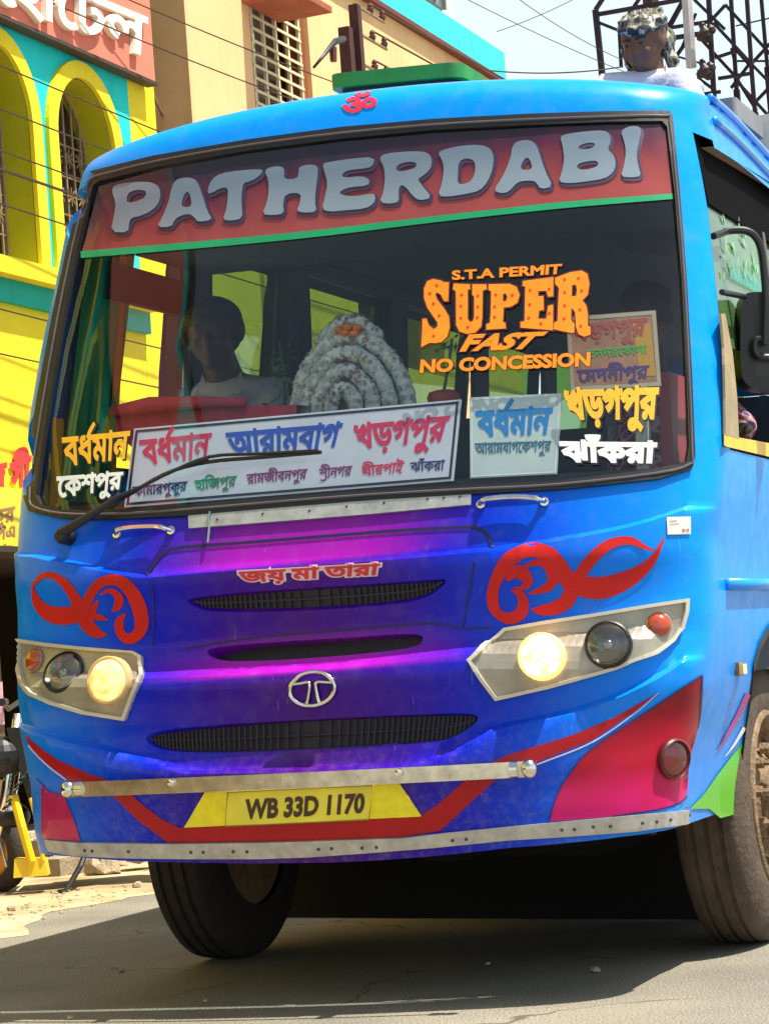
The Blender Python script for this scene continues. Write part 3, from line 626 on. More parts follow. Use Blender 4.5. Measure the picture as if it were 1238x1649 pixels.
# ------------------------------------------------------------------ paint work on the front
def sw(l, k=1.0): return [ribbon([(p[0], p[1]) for p in s], [p[2]*(k if p[2] > 5 else 1) for p in s]) for s in l]
SWR = sw([[(822,993,3),(806,992,9),(797,982,13),(793,966,15),(795,946,14),(804,924,16),(818,903,18),(836,891,16),(860,886,18),(882,893,20),(898,908,20),(911,929,22),(932,942,26),(966,947,28),(1001,937,24),(1032,919,16),(1052,899,9),(1069,866,2)],
          [(928,938,14),(943,912,15),(964,889,14),(988,874,12),(1015,871,10),(1035,880,6),(1052,887,2)], [(922,942,18),(914,966,19),(895,979,17),(870,983,12),(856,981,2)],
          [(838,917,2),(855,908,6),(873,906,10),(886,916,13),(890,934,13),(881,946,11),(862,953,6),(852,956,2)], [(816,934,6),(829,921,16),(844,925,16),(850,938,12),(840,947,6),(828,946,2)], [(803,991,12),(822,996,15),(837,989,16),(843,974,14),(838,957,10),(824,951,3)], [(812,902,4),(825,900,10),(838,904,4)]], 1.28)
SWL = sw([[(51,949,3),(64,931,7),(81,926,9),(102,937,12),(119,959,15),(134,988,20),(143,1008,20),(158,1020,15),(173,1022,2)],
          [(53,946,3),(61,970,14),(78,987,22),(102,992,26),(123,988,24),(138,975,16),(149,953,14),(166,937,14),(190,935,16),(210,950,19),(224,976,21),(229,1004,20),(222,1022,17),(207,1029,15),(195,1019,13),(193,1001,12),(203,988,2)],
          [(163,957,3),(178,951,7),(192,962,12),(190,976,12),(181,984,3)], [(147,1000,8),(152,980,9),(160,966,2)], [(152,990,6),(160,994,9),(175,998,2)]], 1.12)
M_sw = mat('swirl_red', (.52, .012, .010), .45, scale=9, spec=.25)
decal('painted_swirl', SWR, M_sw, FRONT, .003, BUS, step=12); decal('painted_swirl', SWL, M_sw, FRONT, .003, BUS, step=12)
red = [[(33,1171),(45,1186),(61,1201),(93,1224),(133,1242),(172,1256),(200,1268),(230,1296),(262,1320),(288,1333),(480,1325),(676,1315),(702,1298),(749,1257),(775,1236),(818,1216),(920,1185),(988,1156),(1056,1117),(1021,1146),(954,1192),(879,1222),(800,1254),(709,1338),(651,1347),(480,1354),(271,1357),(220,1319),(185,1284),(150,1268),(112,1256),(80,1233),(53,1206),(40,1184)]]
decal('painted_stripe', red, M_red, FRONT, .003, BUS, step=12)
decal('stripe_edging', [ribbon([(38,1184),(53,1208),(80,1235),(108,1256)], 2.5)], mat('edging_pale', (.55, .50, .75), .4), FRONT, .0042, BUS, step=12); decal('stripe_edging', [ribbon([(1060,1115),(1021,1149),(954,1195),(879,1226),(830,1244)], [1, 2, 2.5, 2.5, 2])], mat('edging_pale', (.55, .50, .75), .4), FRONT, .0042, BUS, step=12)
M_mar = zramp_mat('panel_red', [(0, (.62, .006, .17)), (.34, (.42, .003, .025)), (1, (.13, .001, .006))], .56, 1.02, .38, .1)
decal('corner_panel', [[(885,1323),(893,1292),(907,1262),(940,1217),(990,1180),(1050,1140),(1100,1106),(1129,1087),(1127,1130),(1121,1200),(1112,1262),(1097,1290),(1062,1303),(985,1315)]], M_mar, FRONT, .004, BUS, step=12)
decal('panel_edging', [ribbon([(885,1322),(893,1292),(907,1262),(940,1217),(990,1180),(1050,1140),(1100,1106),(1129,1087)], 2), ribbon([(1129,1087),(1127,1130),(1121,1200),(1112,1262),(1097,1290),(1062,1303),(985,1315)], 2.5)], mat('edging_dark', (.02, .01, .12), .4), FRONT, .005, BUS, step=10)
decal('corner_panel', [[(53,1238),(60,1254),(80,1275),(104,1281),(120,1320),(131,1354),(95,1352),(57,1349)]], zramp_mat('panel_magenta', [(0, (.55, .01, .09)), (.7, (.40, .006, .10)), (1, (.08, .002, .04))], .55, .85), FRONT, .004, BUS, step=10)
# hood seam, upper silver strip, bottom strip
decal('hood_seam', [ribbon([(236,926),(250,908),(262,893),(285,883),(400,874),(500,866),(640,855),(740,850),(768,851),(785,862),(793,882)], [5]*11)], mat('seam_dark', (.006, .004, .05), .5), FRONT, .0035, BUS, step=12)
decal('panel_seam', [ribbon([(763,905),(760,930),(752,975),(745,1012)], [2.5]*4), ribbon([(246,940),(248,985),(246,1040)], [2]*3), ribbon([(300,1044),(420,1026),(560,1014),(690,1004),(745,1012),(790,1010)], [2.5]*6)], MATS['seam_dark'], FRONT, .0035, BUS, step=12)
decal('silver_strip', [[(305,829),(450,818),(600,806),(760,792),(759,814),(600,829),(450,841),(306,852)]], M_alu, FRONT, .010, BUS, step=16, thick=.010)
mb = MB(); mb.tube(FRONT.map([(341,826),(340,850),(338,876)], .014).tolist(), .004, 6); mb.build('hood_latch', M_chrome, BUS)
decal('bottom_strip', [[(57,1349),(95,1353),(130,1356),(270,1358),(450,1355),(650,1348),(800,1333),(950,1319),(1050,1310),(1106,1305),(1156,1299),(1157,1321),(1100,1328),(1021,1338),(900,1347),(818,1352),(700,1364),(600,1372),(502,1379),(420,1382),(300,1382),(203,1381),(119,1377),(66,1367)]], M_alu, FRONT, .012, BUS, step=14, thick=.012)
for x, y in [(140,1368),(152,1369),(210,1370),(310,1371),(330,1371),(378,1370),(400,1370),(515,1366),(536,1365),(585,1364),(608,1363),(730,1352),(752,1350),(905,1336),(925,1335),(955,1331),(982,1330),(1032,1325),(1054,1323),(1075,1320),(1135,1312)]:
    p = FRONT.map([(x, y)], .012)[0]; n = Vector(FRONT.map([(x, y)], .022)[0]-p); mb = MB(); mb.lathe(p, n, [(0, .006), (.003, .005), (.004, 0)], 8); mb.build('strip_rivet', mat('rivet', (.06, .05, .04), .5), BUS)
for x, y in [(352,838),(425,829),(500,824),(560,817),(620,811),(690,805),(716,803),(742,801)]:
    p = FRONT.map([(x, y)], .010)[0]; n = Vector(FRONT.map([(x, y)], .02)[0]-p); mb = MB(); mb.lathe(p, n, [(0, .005), (.002, .004), (.003, 0)], 8); mb.build('strip_rivet', MATS['rivet'], BUS)
# motto
M_mr = mat('motto_red', (.55, .02, .03), .45); M_mo = mat('motto_outline', (.70, .45, .52), .45)
mq = [(385,921),(613,908),(610,926),(388,939)]
lettering('motto_lettering', [(text('জয় মা তারা', mq, .05, extra=.075), M_mo, 0), (text('জয় মা তারা', mq, .035), M_mr, .0015)], FRONT, .003, BUS)
lettering('roof_symbol', [(text('ॐ', [(550,159),(606,152),(609,180),(550,187)], .035), mat('symbol_red', (.70, .02, .05), .45))], FRONT, .003, BUS)
# emblem
mb = MB(); t = np.linspace(0, 2*math.pi, 41); q = np.stack([505+36*np.cos(t), 1110+26*np.sin(t)-2.5*np.cos(t)], 1); mb.tube(FRONT.map(q, .012).tolist(), .0072, 8, cap=False)
for pts in ([(471,1103),(486,1101),(500,1100),(499,1118),(496,1133)], [(541,1100),(526,1099),(511,1100),(513,1118),(517,1133)]): mb.tube(FRONT.map(catmull(pts, 4), .012).tolist(), [.005]*8+[.006]*9 if len(catmull(pts, 4)) == 17 else .006, 8)
mb.build('grille_emblem', M_chrome, BUS, smoothed=True)
# number plate
decal('plate_board', [[(335,1270),(640,1256),(679,1314),(298,1332)]], M_yel, FRONT, .008, BUS, step=16, thick=.006)
npl = decal('number_plate', [[(371,1275),(604,1264),(597,1317),(367,1328)]], mat('plate_face', (.80, .68, .05), .4), FRONT, .018, BUS, step=16, thick=.010)
lettering('plate_lettering', [(text('WB 33D 1170', [(399,1286),(592,1276),(589,1308),(397,1317)], .045, True), mat('plate_ink', (.06, .025, .01), .5))], FRONT, .0195, npl)
mb = MB(); mb.tube(FRONT.map([(371,1275),(604,1264),(597,1317),(367,1328),(371,1275)], .019).tolist(), .0022, 6); mb.build('plate_rim', mat('rim_olive', (.25, .22, .02), .5), npl)
# bumper bar on two stays
a, b = [at(px_, py_, 1, FRONT.map([(px_, py_)], 0)[0][1]+.075) for px_, py_ in ((116, 1272), (846, 1239))]
fwd = Vector((0, 1, 0)); mid = (a+b)/2+Vector((0, .045, 0)); mb = MB()
pp = [a.lerp(b, k/12)+Vector((0, .055*(1-(2*k/12-1)**2), 0)) for k in range(13)]
for i in range(12):
    u0, u1 = pp[i], pp[i+1]; h = .024
    mb.hexa([u0+Vector((0, -.008, -h)), u1+Vector((0, -.008, -h)), u1+Vector((0, .008, -h)), u0+Vector((0, .008, -h)), u0+Vector((0, -.008, h)), u1+Vector((0, -.008, h)), u1+Vector((0, .008, h)), u0+Vector((0, .008, h))])
bar = mb.build('bumper_bar', M_steel, BUS)
for k, p in ((0, a), (12, b)):
    mb = MB(); s_ = 1 if k == 0 else -1; mb.ball((p.x+.012*s_, p.y, p.z), (.026, .026, .030), 8); mb.tube([p-Vector((.02*s_, 0, 0)), p-Vector((.045*s_, 0, 0))], .028, 10); mb.build('bar_end', M_chrome, bar, smoothed=40)
for k in (3, 9):
    p = pp[k]; mb = MB(); mb.box((p.x-.02, p.y-.16, p.z-.012), (p.x+.02, p.y-.008, p.z+.012)); mb.lathe(p+Vector((0, .008, .01)), (0, 1, 0), [(0, .014), (.008, .012), (.01, 0)], 8); mb.build('bar_bracket', M_chrome, bar)
# grab handles under the windscreen
for pts in ([(190,861),(197,858),(206,855),(222,853),(242,852),(258,852),(268,854),(277,855)], [(775,813),(782,810),(792,808),(810,806),(835,805),(855,806),(868,808),(877,809)]):
    q = FRONT.map(pts, .030); q[0] = FRONT.map([pts[0]], .004)[0]; q[-1] = FRONT.map([pts[-1]], .004)[0]; mb = MB(); mb.tube(catmull(q, 4).tolist(), .0085, 8)
    for e in (0, -1):
        n = FRONT.map([pts[e]], .02)[0]-q[e]; mb.lathe(q[e], n, [(0, .017), (.006, .015), (.008, .008)], 10)
    mb.build('grab_handle', M_chrome, BUS, smoothed=40)
# permit label
lb = decal('paper_label', [[(1073,833),(1111,832),(1111,860),(1074,861)]], mat('label_white', (.80, .74, .70), .6, var=.05), FRONT, .004, BUS, step=10)
decal('label_print', [[(1077,839),(1089,838),(1089,839.5),(1077,840.5)], [(1077,844),(1092,843),(1092,844.3),(1077,845.3)], [(1097,852),(1102,851.7),(1102,856),(1097,856.4)], [(1104,851.6),(1108,851.4),(1108,855.6),(1104,855.8)]], mat('label_ink', (.40, .22, .20), .6), FRONT, .005, lb, step=10)

# ------------------------------------------------------------------ head lamp clusters
HR = [(1106,964),(1030,976),(954,989),(880,1000),(812,1012),(790,1034),(753,1065),(776,1098),(799,1128),(886,1108),(988,1079),(1055,1054),(1083,1034),(1098,1012),(1105,985)]
HL = [(32,1029),(80,1036),(136,1042),(217,1049),(231,1058),(232,1092),(219,1119),(204,1160),(136,1149),(85,1134),(51,1119),(37,1102),(30,1068)]
M_hs = mat('housing_grey', (.34, .31, .255), .35, .35, var=.18, scale=12); M_hr = mat('housing_rim', (.58, .54, .45), .35, .2)
def shrink(r, d):
    a = dilate(r, d); b = dilate(r, -d); return a if abs(area(a)) < abs(area(b)) else b
def fr_dir(p, k=.5):
    n = Vector(FRONT.map([p], .02)[0]-FRONT.map([p], 0)[0]).normalized(); return (n*k+Vector((0, 1, 0))*(1-k)).normalized()
def lens_mat(name, s):
    if name in MATS: return MATS[name]
    m = bpy.data.materials.new(name); m.use_nodes = True; n = m.node_tree.nodes; l = m.node_tree.links; b = n['Principled BSDF']
    tc = n.new('ShaderNodeTexCoord'); v = n.new('ShaderNodeTexVoronoi'); v.inputs['Scale'].default_value = 38; l.new(tc.outputs['Object'], v.inputs['Vector'])
    r = ramp(n, [(0, (1, .80, .38)), (.45, (1, .62, .18)), (.8, (.75, .34, .06))]); l.new(v.outputs['Distance'], r.inputs[0]); l.new(r.outputs[0], b.inputs['Emission Color'])
    b.inputs['Emission Strength'].default_value = s; b.inputs['Base Color'].default_value = (.7, .5, .25, 1); b.inputs['Roughness'].default_value = .15; MATS[name] = m; return m
def cluster(ring, head, midl, ind, rads, lit):
    ring = np.array(ring, float); ring = ring if area(ring) > 0 else ring[::-1]
    inner = shrink(ring, 5.5)
    hs = decal('lamp_cluster', [ring], M_hs, FRONT, .006, BUS, step=12, thick=.012)
    mb = MB(); V, T = fill([ring, inner[::-1]], 9); skin(mb, V, T, FRONT, .018, .018); mb.build('cluster_rim', M_hr, hs, merge=1e-6)
    rh, rm, ri = rads
    # lit head lamp
    c = Vector(FRONT.map([head], .010)[0]); n = fr_dir(head)
    mb = MB(); mb.lathe(c-n*.004, n, [(0, rh*1.16), (.026, rh*1.14), (.030, rh*1.07), (.028, rh*1.02), (.020, rh)], 28); hl = mb.build('headlamp', mat('lamp_ring_warm', (.80, .62, .25), .3, emit=(1, .55, .12), estr=.9) if lit > 3 else mat('lamp_ring', (.62, .42, .20), .3), hs, smoothed=40)
    mb = MB(); mb.lathe(c, n, [(.016, rh*1.02), (.030, rh*.9), (.042, rh*.6), (.048, rh*.25), (.049, 0)], 28); mb.build('lens', lens_mat('headlamp_lens_bright' if lit > 3 else 'headlamp_lens_warm', lit), hl, smoothed=True)
    # unlit lamp with bowl and bulb shield
    c = Vector(FRONT.map([midl], .008)[0]); n = fr_dir(midl)
    mb = MB(); mb.lathe(c, n, [(0, rm*1.10), (.018, rm*1.08), (.022, rm*1.0), (.016, rm*.97)], 28); fl = mb.build('main_beam_lamp', M_black, hs, smoothed=40)
    mb = MB(); mb.lathe(c, n, [(.016, rm*.97), (.004, rm*.80), (-.012, rm*.45), (-.018, 0)], 24); mb.build('reflector', mat('reflector', (.30, .31, .30), .12, 1), fl, smoothed=True)
    mb = MB(); mb.lathe(c, n, [(-.016, rm*.25), (.012, rm*.24), (.018, rm*.16), (.020, 0)], 14); mb.build('bulb_shield', M_chrome, fl, smoothed=True)
    mb = MB(); mb.lathe(c, n, [(.016, rm*.97), (.026, rm*.8), (.034, rm*.4), (.036, 0)], 24); mb.build('lens', glass_mat('clear_lens', (.62, .62, .60), .10), fl, smoothed=True)
    c = Vector(FRONT.map([ind], .006)[0]); n = fr_dir(ind, .8)
    mb = MB(); mb.lathe(c, n, [(0, ri*1.12), (.010, ri*1.1), (.012, ri)], 20); il = mb.build('indicator', mat('indicator_rim', (.30, .20, .13), .4), hs, smoothed=40)
    mb = MB(); mb.lathe(c, n, [(.010, ri), (.018, ri*.85), (.024, ri*.5), (.026, 0)], 20); mb.build('lens', mat('amber_lens', (.40, .055, .018), .18, coat=.6, var=.2, scale=40), il, smoothed=True)
cluster(HR, (874,1059), (980,1040), (1060,1008), (.064, .068, .036), 3.2)
cluster(HL, (181,1098), (106,1088), (60,1064), (.070, .070, .038), .75)
# fog lamp set in the corner panel, small side marker
def fog(px, r, mapper, nrm):
    c = Vector(mapper.map([px], .004)[0]); n = Vector(nrm).normalized(); mb = MB(); mb.lathe(c, n, [(-.02, r*1.1), (.012, r*1.1), (.018, r), (.010, r*.93)], 24); f = mb.build('fog_lamp', mat('fog_rim', (.10, .010, .012), .4), BUS, smoothed=40)
    mb = MB(); mb.lathe(c, n, [(.010, r*.93), (-.004, r*.6), (-.014, r*.3), (-.016, 0)], 20); mb.build('reflector', mat('fog_reflector', (.35, .12, .10), .12, 1, var=.5, scale=60), f, smoothed=True)
    mb = MB(); mb.lathe(c, n, [(.010, r*.93), (.022, r*.6), (.027, 0)], 20); mb.build('lens', glass_mat('fog_lens', (.75, .45, .42), .10), f, smoothed=True)
fog((1082,1222), .058, FRONT, fr_dir((1082,1222), .9))
p = Vector(SIDE.map([(1188,1078)], 0)[0]); mb = MB(); mb.box(p-Vector((.012, .035, .022)), p+Vector((.0, .035, .022))); mk = mb.build('marker_lamp', mat('marker_base', (.25, .14, .03), .4), BUS); mb = MB(); mb.box(p-Vector((.024, .026, .016)), p-Vector((.012, -.026, -.016))); mb.build('lens', mat('marker_lens', (.85, .62, .30), .25), mk)
# wiper
mb = MB(); q = FRONT.map([(112,866),(130,856),(165,834),(205,806)], [.05]*4); mb.tube(q.tolist(), [.018, .017, .013, .009], 8); q = FRONT.map([(205,806),(240,790),(275,772),(310,756),(345,745)], .045); mb.tube(q.tolist(), [.007, .006, .006, .006, .006], 8)
c = FRONT.map([(113,866)], .0)[0]; mb.lathe(c, (.2, 1, .1), [(0, .028), (.05, .026), (.062, .018), (.064, 0)], 12); wp = mb.build('wiper_arm', M_black, BUS, smoothed=40)
mb = MB(); q = FRONT.map(catmull([(203,809),(272,768),(340,749),(430,741),(523,733)], 4), .03); mb.tube(q.tolist(), .0065, 6); q = FRONT.map(catmull([(275,770),(345,742),(430,737),(520,732)], 4), .040); mb.tube(q.tolist(), .0055, 6); mb.build('wiper_blade', M_black, wp)

# ------------------------------------------------------------------ bus side, mirror, wheels, roof hatch
decal('side_green_panel', [[(1109,1303),(1132,1279),(1155,1246),(1175,1220),(1191,1200),(1195,1199),(1190,1250),(1184,1311),(1158,1318),(1140,1303)]], zramp_mat('side_green', [(0, (.10, .42, .01)), (1, (.03, .50, .02))], .55, .8), SIDE, .004, BUS, step=10)
decal('side_stripe', [ribbon([(1153,1208),(1165,1190),(1185,1155),(1203,1118)], [1.5, 4, 7, 9])], mat('stripe_magenta', (.50, .01, .28), .4), SIDE, .004, BUS, step=8)
decal('side_stripe', [ribbon([(1166,1218),(1180,1200),(1197,1172)], [1, 4, 6])], M_white, SIDE, .004, BUS, step=8)
decal('sill_stripe', [[(1163,700),(1163,716),(1166,719),(1238,736),(1300,752),(1300,728),(1238,714)]], mat('sill_yellow', (.85, .50, .01), .4, var=.2), SIDE, .005, BUS, step=10)
mb = MB()
def rail(px, r, off, name, m, flat=1.0):
    q = SIDE.map(px, off); d = Vector(q[-1])-Vector(q[0]); q = list(q)+[q[-1]+np.array([0, -5.6, 0])]; b = MB(); b.tube([tuple(p) for p in q], r, 8, flat=flat); return b.build(name, m, BUS, smoothed=True)
M_lb = mat('rail_blue', (.0, .27, .90), .3, coat=.5)
rail([(1168,941),(1238,941)], .020, .008, 'belt_rail', M_lb)
_gy = list(np.arange(-.86, -2.3, -.08))+[-4, -7.85]
for z, r in ((2.955, .013), (2.875, .013)):
    mb = MB(); mb.tube([tuple(b2w([(-wz(z)-.006, y, z-float(drop(y)))])[0]) for y in _gy], r, 8); mb.build('gutter_rail', M_lb, BUS, smoothed=True)
    mb = MB(); mb.tube([tuple(b2w([(wz(z)+.004, y, z-float(drop(y)))])[0]) for y in _gy], r, 8); mb.build('gutter_rail', M_lb, BUS, smoothed=True)
# side window: black strip painting in the shade at the top, green sliding panes with painted leaves, posts
def sidebox(name, y0, y1, z0, z1, inset, m, th=.012):
    mb = MB(); A = [(-(wz(z)-inset), y, z) for y, z in ((y0, z0), (y1, z0), (y1, z1), (y0, z1))]; B = [(p[0]+th, p[1], p[2]) for p in A]; mb.hexa(A+B); return mb.build(name, m, BUS, body=True)
sidebox('window_shadow_strip', -.68, -2.45, 2.56, 2.83, .035, mat('shadow_black', (.003, .003, .004), .9, spec=.05))
pane = []
for k, (y0, y1) in enumerate(((-.62, -1.50), (-1.50, -2.43))):
    p = sidebox('window_pane', y0, y1, 2.08, 2.58, .045 if k == 0 else .055, M_sideglass, .005); pane.append(p)
    sidebox('window_post', y1+.02, y1-.02, 2.06, 2.58, .03, mat('post_bronze', (.10, .09, .06), .4, .5), .03)
mb = MB()
for y in (-.90, -1.2, -1.75, -2.1):
    for k in range(13):
        yy = y+random.uniform(-.12, .12); zz = 2.50+random.uniform(-.16, .06); a = random.uniform(0, 6.28); x = -(wz(zz)-.039); L = random.uniform(.04, .08)
        dy, dz = math.cos(a)*L, math.sin(a)*L; mb.add([(x, yy, zz), (x, yy+dy*.5-dz*.2, zz+dz*.5+dy*.2), (x, yy+dy, zz+dz), (x, yy+dy*.5+dz*.2, zz+dz*.5-dy*.2)], [(0, 1, 2, 3)])
mb.build('painted_leaves', mat('leaf_decal', (.20, .45, .24), .5, var=.4, scale=30), pane[0], body=True)
mb = MB()
for k in range(26):
    yy = -.86-.022*k; zz = 2.33; x = -(wz(zz)-.040); h = random.uniform(.05, .10); mb.add([(x, yy, zz), (x, yy-.012, zz), (x, yy-.006, zz+h)], [(0, 1, 2)])
mb.build('painted_grass', mat('grass_decal', (.02, .50, .42), .5), pane[0], body=True)
for y0, y1 in ((-1.69, -2.41), (-2.68, -3.68), (-3.90, -4.90), (-5.12, -6.12), (-6.34, -7.34)):
    mb = MB(); A = [(wz(z)-.04, y, z) for y, z in ((y0, 1.86), (y1, 1.86), (y1, 2.79), (y0, 2.79))]; mb.hexa(A+[(p[0]-.005, p[1], p[2]) for p in A]); mb.build('window_pane', M_greenglass, BUS, body=True)
# beige door post behind the front corner
decal('window_trim', [[(1158,505),(1163,560),(1165,640),(1165,700),(1187,706),(1184,640),(1177,570),(1165,505)]], mat('trim_beige', (.36, .28, .16), .55, var=.25), SIDE, .006, BUS, step=12, thick=.008)
# mirror
PM = Plane((-1.47, -.95, 0), (-.45, .9, 0))
mb = MB(); ring = smooth_ring([(1187,478),(1212,472),(1275,478),(1282,500),(1282,610),(1270,632),(1215,630),(1194,622),(1186,600)], 2); V, T = fill([ring], 14); skin(mb, V, T, PM, .05, .10); skin(mb, V, T, PM, -.05)
mr = mb.build('side_mirror', mat('mirror_plastic', (.012, .012, .013), .38), BUS, smoothed=35, merge=1e-6)
mb = MB(); mb.tube([tuple(p) for p in PM.map(catmull([(1158,379),(1175,377),(1192,378),(1206,386),(1216,405),(1221,440),(1224,490),(1222,560)], 4), .075)], .013, 8); mb.tube([tuple(p) for p in PM.map(catmull([(1222,552),(1212,550),(1207,560),(1210,575),(1230,580),(1290,578)], 3), .07)], .012, 8); mb.tube([SIDE.map([(1162,470)], 0)[0], PM.map([(1192,482)], .06)[0]], .010, 8); mb.tube([SIDE.map([(1158,379)], -.02)[0], PM.map([(1162,379)], .075)[0]], .012, 8); mb.build('mirror_arm', M_black, mr, smoothed=40)
# wheels
def wheel(x, y, sg, dusty):
    c = Vector((x, y, .50)); ax = Vector((sg, 0, 0)); w = .25; m = M_tyredust if dusty else M_tyre
    prof = [(-w/2, .30), (-w/2-.006, .36), (-w/2+.004, .43), (-w/2+.02, .475), (-w/2+.035, .494), (-.06, .499), (-.055, .488), (-.045, .488), (-.04, .5), (-.01, .5), (-.005, .488), (.005, .488), (.01, .5), (.04, .5), (.045, .488), (.055, .488), (.06, .499), (w/2-.035, .494), (w/2-.02, .475), (w/2-.004, .43), (w/2+.006, .36), (w/2, .32), (w/2-.005, .30)]
    mb = MB(); mb.lathe(c, ax, prof, 64); ty = mb.build('wheel', m, BUS, smoothed=50)
    mb = MB(); mb.lathe(c, ax, [(w/2-.012, .315), (w/2+.006, .31), (w/2+.012, .295), (w/2+.002, .283), (w/2-.03, .275), (w/2-.06, .262), (w/2-.065, .245), (w/2-.05, .20), (w/2-.02, .15), (w/2-.01, .14)], 40); mb.lathe(c, ax, [(-w/2+.02, .30), (-w/2+.02, .1), (-w/2-.05, .1), (-w/2-.05, 0)], 24)
    rm = mb.build('rim', M_rim, ty, smoothed=40)
    mb = MB(); mb.lathe(c, ax, [(w/2-.03, .13), (w/2+.05, .125), (w/2+.075, .10), (w/2+.08, .075), (w/2+.12, .07), (w/2+.125, .05), (w/2+.128, 0)], 24); mb.build('hub', M_rim, rm, smoothed=40)
    for k in range(10):
        a = 2*math.pi*k/10+.2; p = c+Vector((sg*(w/2-.022), math.cos(a)*.178, math.sin(a)*.178)); mb = MB(); mb.lathe(p, ax, [(0, .023), (.03, .021), (.032, .012), (.065, .011), (.067, 0)], 6); mb.build('wheel_nut', M_rim, rm)
    for k in range(8):
        a = 2*math.pi*k/8; p = c+Vector((sg*(w/2-.045), math.cos(a)*.232, math.sin(a)*.232)); mb = MB(); mb.lathe(p, ax, [(-.01, .028), (.012, .026), (.013, 0)], 10); mb.build('vent_hole', mat('vent_dark', (.02, .014, .010), .9), rm)
wheel(-1.03, -1.34, -1, True); wheel(.98, -1.34, 1, False)
for x, s_ in ((-1.03, -1), (-.72, -1), (.95, 1), (.65, 1)): wheel(x, -5.40, s_, True)
# roof hatch, tilted open
def hz(px, py, y): return at(px, py, 1, y)
yh = -1.35; z0 = hz(640, 118, yh).z
mb = MB()
def rbox(mb, x0, x1, y0, y1, za, zb, r, tilt=0):
    ring = []
    for cx, cy, a0 in ((x1-r, y1-r, 0), (x0+r, y1-r, 90), (x0+r, y0+r, 180), (x1-r, y0+r, 270)):
        for k in range(6): a = R(a0+18*k); ring.append((cx+r*math.cos(a), cy+r*math.sin(a)))
    n = len(ring); Z = lambda x: tilt*(x-x0); V = [(x, y, za+Z(x)) for x, y in ring]+[(x, y, zb+Z(x)) for x, y in ring]; mb.add(V, [tuple(range(n))[::-1], tuple(range(n, 2*n))]+[(i, (i+1) % n, n+(i+1) % n, n+i) for i in range(n)])
xl, xr = hz(527, 130, yh).x, hz(742, 105, yh).x
tl = (hz(740, 98, yh).z-hz(530, 118, yh).z)/(hz(740, 98, yh).x-hz(530, 118, yh).x)
zt = hz(740, 98, yh).z-tl*(hz(740, 98, yh).x-xr)
rbox(mb, xr, xl, yh-.32, yh, zt-.055, zt, .06, tl); ht = mb.build('roof_hatch', mat('hatch_green', (.012, .22, .035), .45, var=.3, scale=10), BUS, smoothed=40)
mb = MB(); rbox(mb, xr+.03, xl-.03, yh-.29, yh-.03, zt-.13, zt-.055, .05, tl); mb.box((xr+.06, yh-.27, 2.9), (xl-.06, yh-.06, zt-.10)); mb.build('hatch_frame', mat('hatch_dark', (.02, .006, .012), .6), ht)

# ------------------------------------------------------------------ cabin: dashboard, curtains, seats, steering wheel
mb = MB(); P = G(np.linspace(-.78, .78, 30), np.full(30, 1.66)); P[:, 1] -= .05; Q = P.copy(); Q[:, 1] = -1.0; Q[:, 2] += .02; Q[:, 0] *= .92
lo = Q.copy(); lo[:, 2] = 1.0; lo2 = P.copy(); lo2[:, 2] = 1.2
mb.add(np.vstack([P, Q, lo, lo2]), [(i, i+1, 30+i+1, 30+i) for i in range(29)]+[(30+i, 31+i, 61+i, 60+i) for i in range(29)]+[(i, i+1, 91+i, 90+i) for i in range(29)]); mb.build('dashboard', mat('dash_dark', (.03, .028, .032), .6), BUS, body=True)
def fold_sheet(name, ring_y, z0, z1, x, amp, n, m, parent=BUS, rake=0, lean=0):
    mb = MB(); k = n*6; vv = []
    for j in range(2):
        for i in range(k+1): u = i/k; vv.append((x+lean*j+amp*math.sin(u*n*2*math.pi), ring_y[0]+(ring_y[1]-ring_y[0])*u-rake*j, (z0, z1)[j]))
    mb.add(vv, [(i, i+1, k+2+i, k+1+i) for i in range(k)]); mb.add([(p[0]-.004, p[1], p[2]) for p in vv], [(i, i+1, k+2+i, k+1+i) for i in range(k)]); return mb.build(name, m, parent, smoothed=True, body=True)
M_cg = mat('curtain_green', (.008, .22, .085), .75, var=.25); M_co = mat('curtain_orange', (.60, .22, .02), .7)
fold_sheet('curtain', (-.50, -.86), 1.68, 2.80, 1.20, .012, 5, M_cg, rake=.24, lean=-.055); fold_sheet('curtain_border', (-.87, -.93), 1.8, 2.80, 1.19, .006, 1, M_co, rake=.08, lean=-.055); fold_sheet('curtain_border', (-.42, -.50), 1.68, 2.0, 1.19, .006, 1, M_co, rake=.05)
mb = MB(); mb.box((1.13, -.82, 2.47), (1.16, -1.5, 2.61)); mb.build('window_rail', mat('rail_dark', (.010, .014, .03), .8), BUS, body=True)
# passenger-side curtain pair and red side panel
fold_sheet('curtain', (-2.44, -2.70), 1.9, 2.80, 1.12, .012, 3, mat('curtain_navy', (.012, .02, .07), .8))
mb = MB(); mb.box((-1.10, -.40, 1.66), (-1.06, -.60, 1.98)); mb.build('corner_cover', mat('corner_red', (.32, .03, .035), .6), BUS, body=True)
mb = MB(); mb.box((-1.04, -.32, 1.66), (-1.00, -.36, 1.93)); mb.build('door_post', mat('post_pale', (.48, .50, .44), .5), BUS, body=True)
mb = MB(); mb.tube([hz(568,508,-1.3), hz(562,560,-1.3), hz(560,660,-1.3)], .014, 8); mb.build('grab_pole', M_chrome, BUS)
mb = MB()
mb.box((-1.08, -.95, 2.64), (1.08, -1.55, 2.84)); mb.build('front_headliner', mat('headliner', (.06, .10, .12), .8), BUS, body=True)
sx_ = []
M_seat = mat('seat_vinyl', (.03, .05, .10), .6, var=.3)
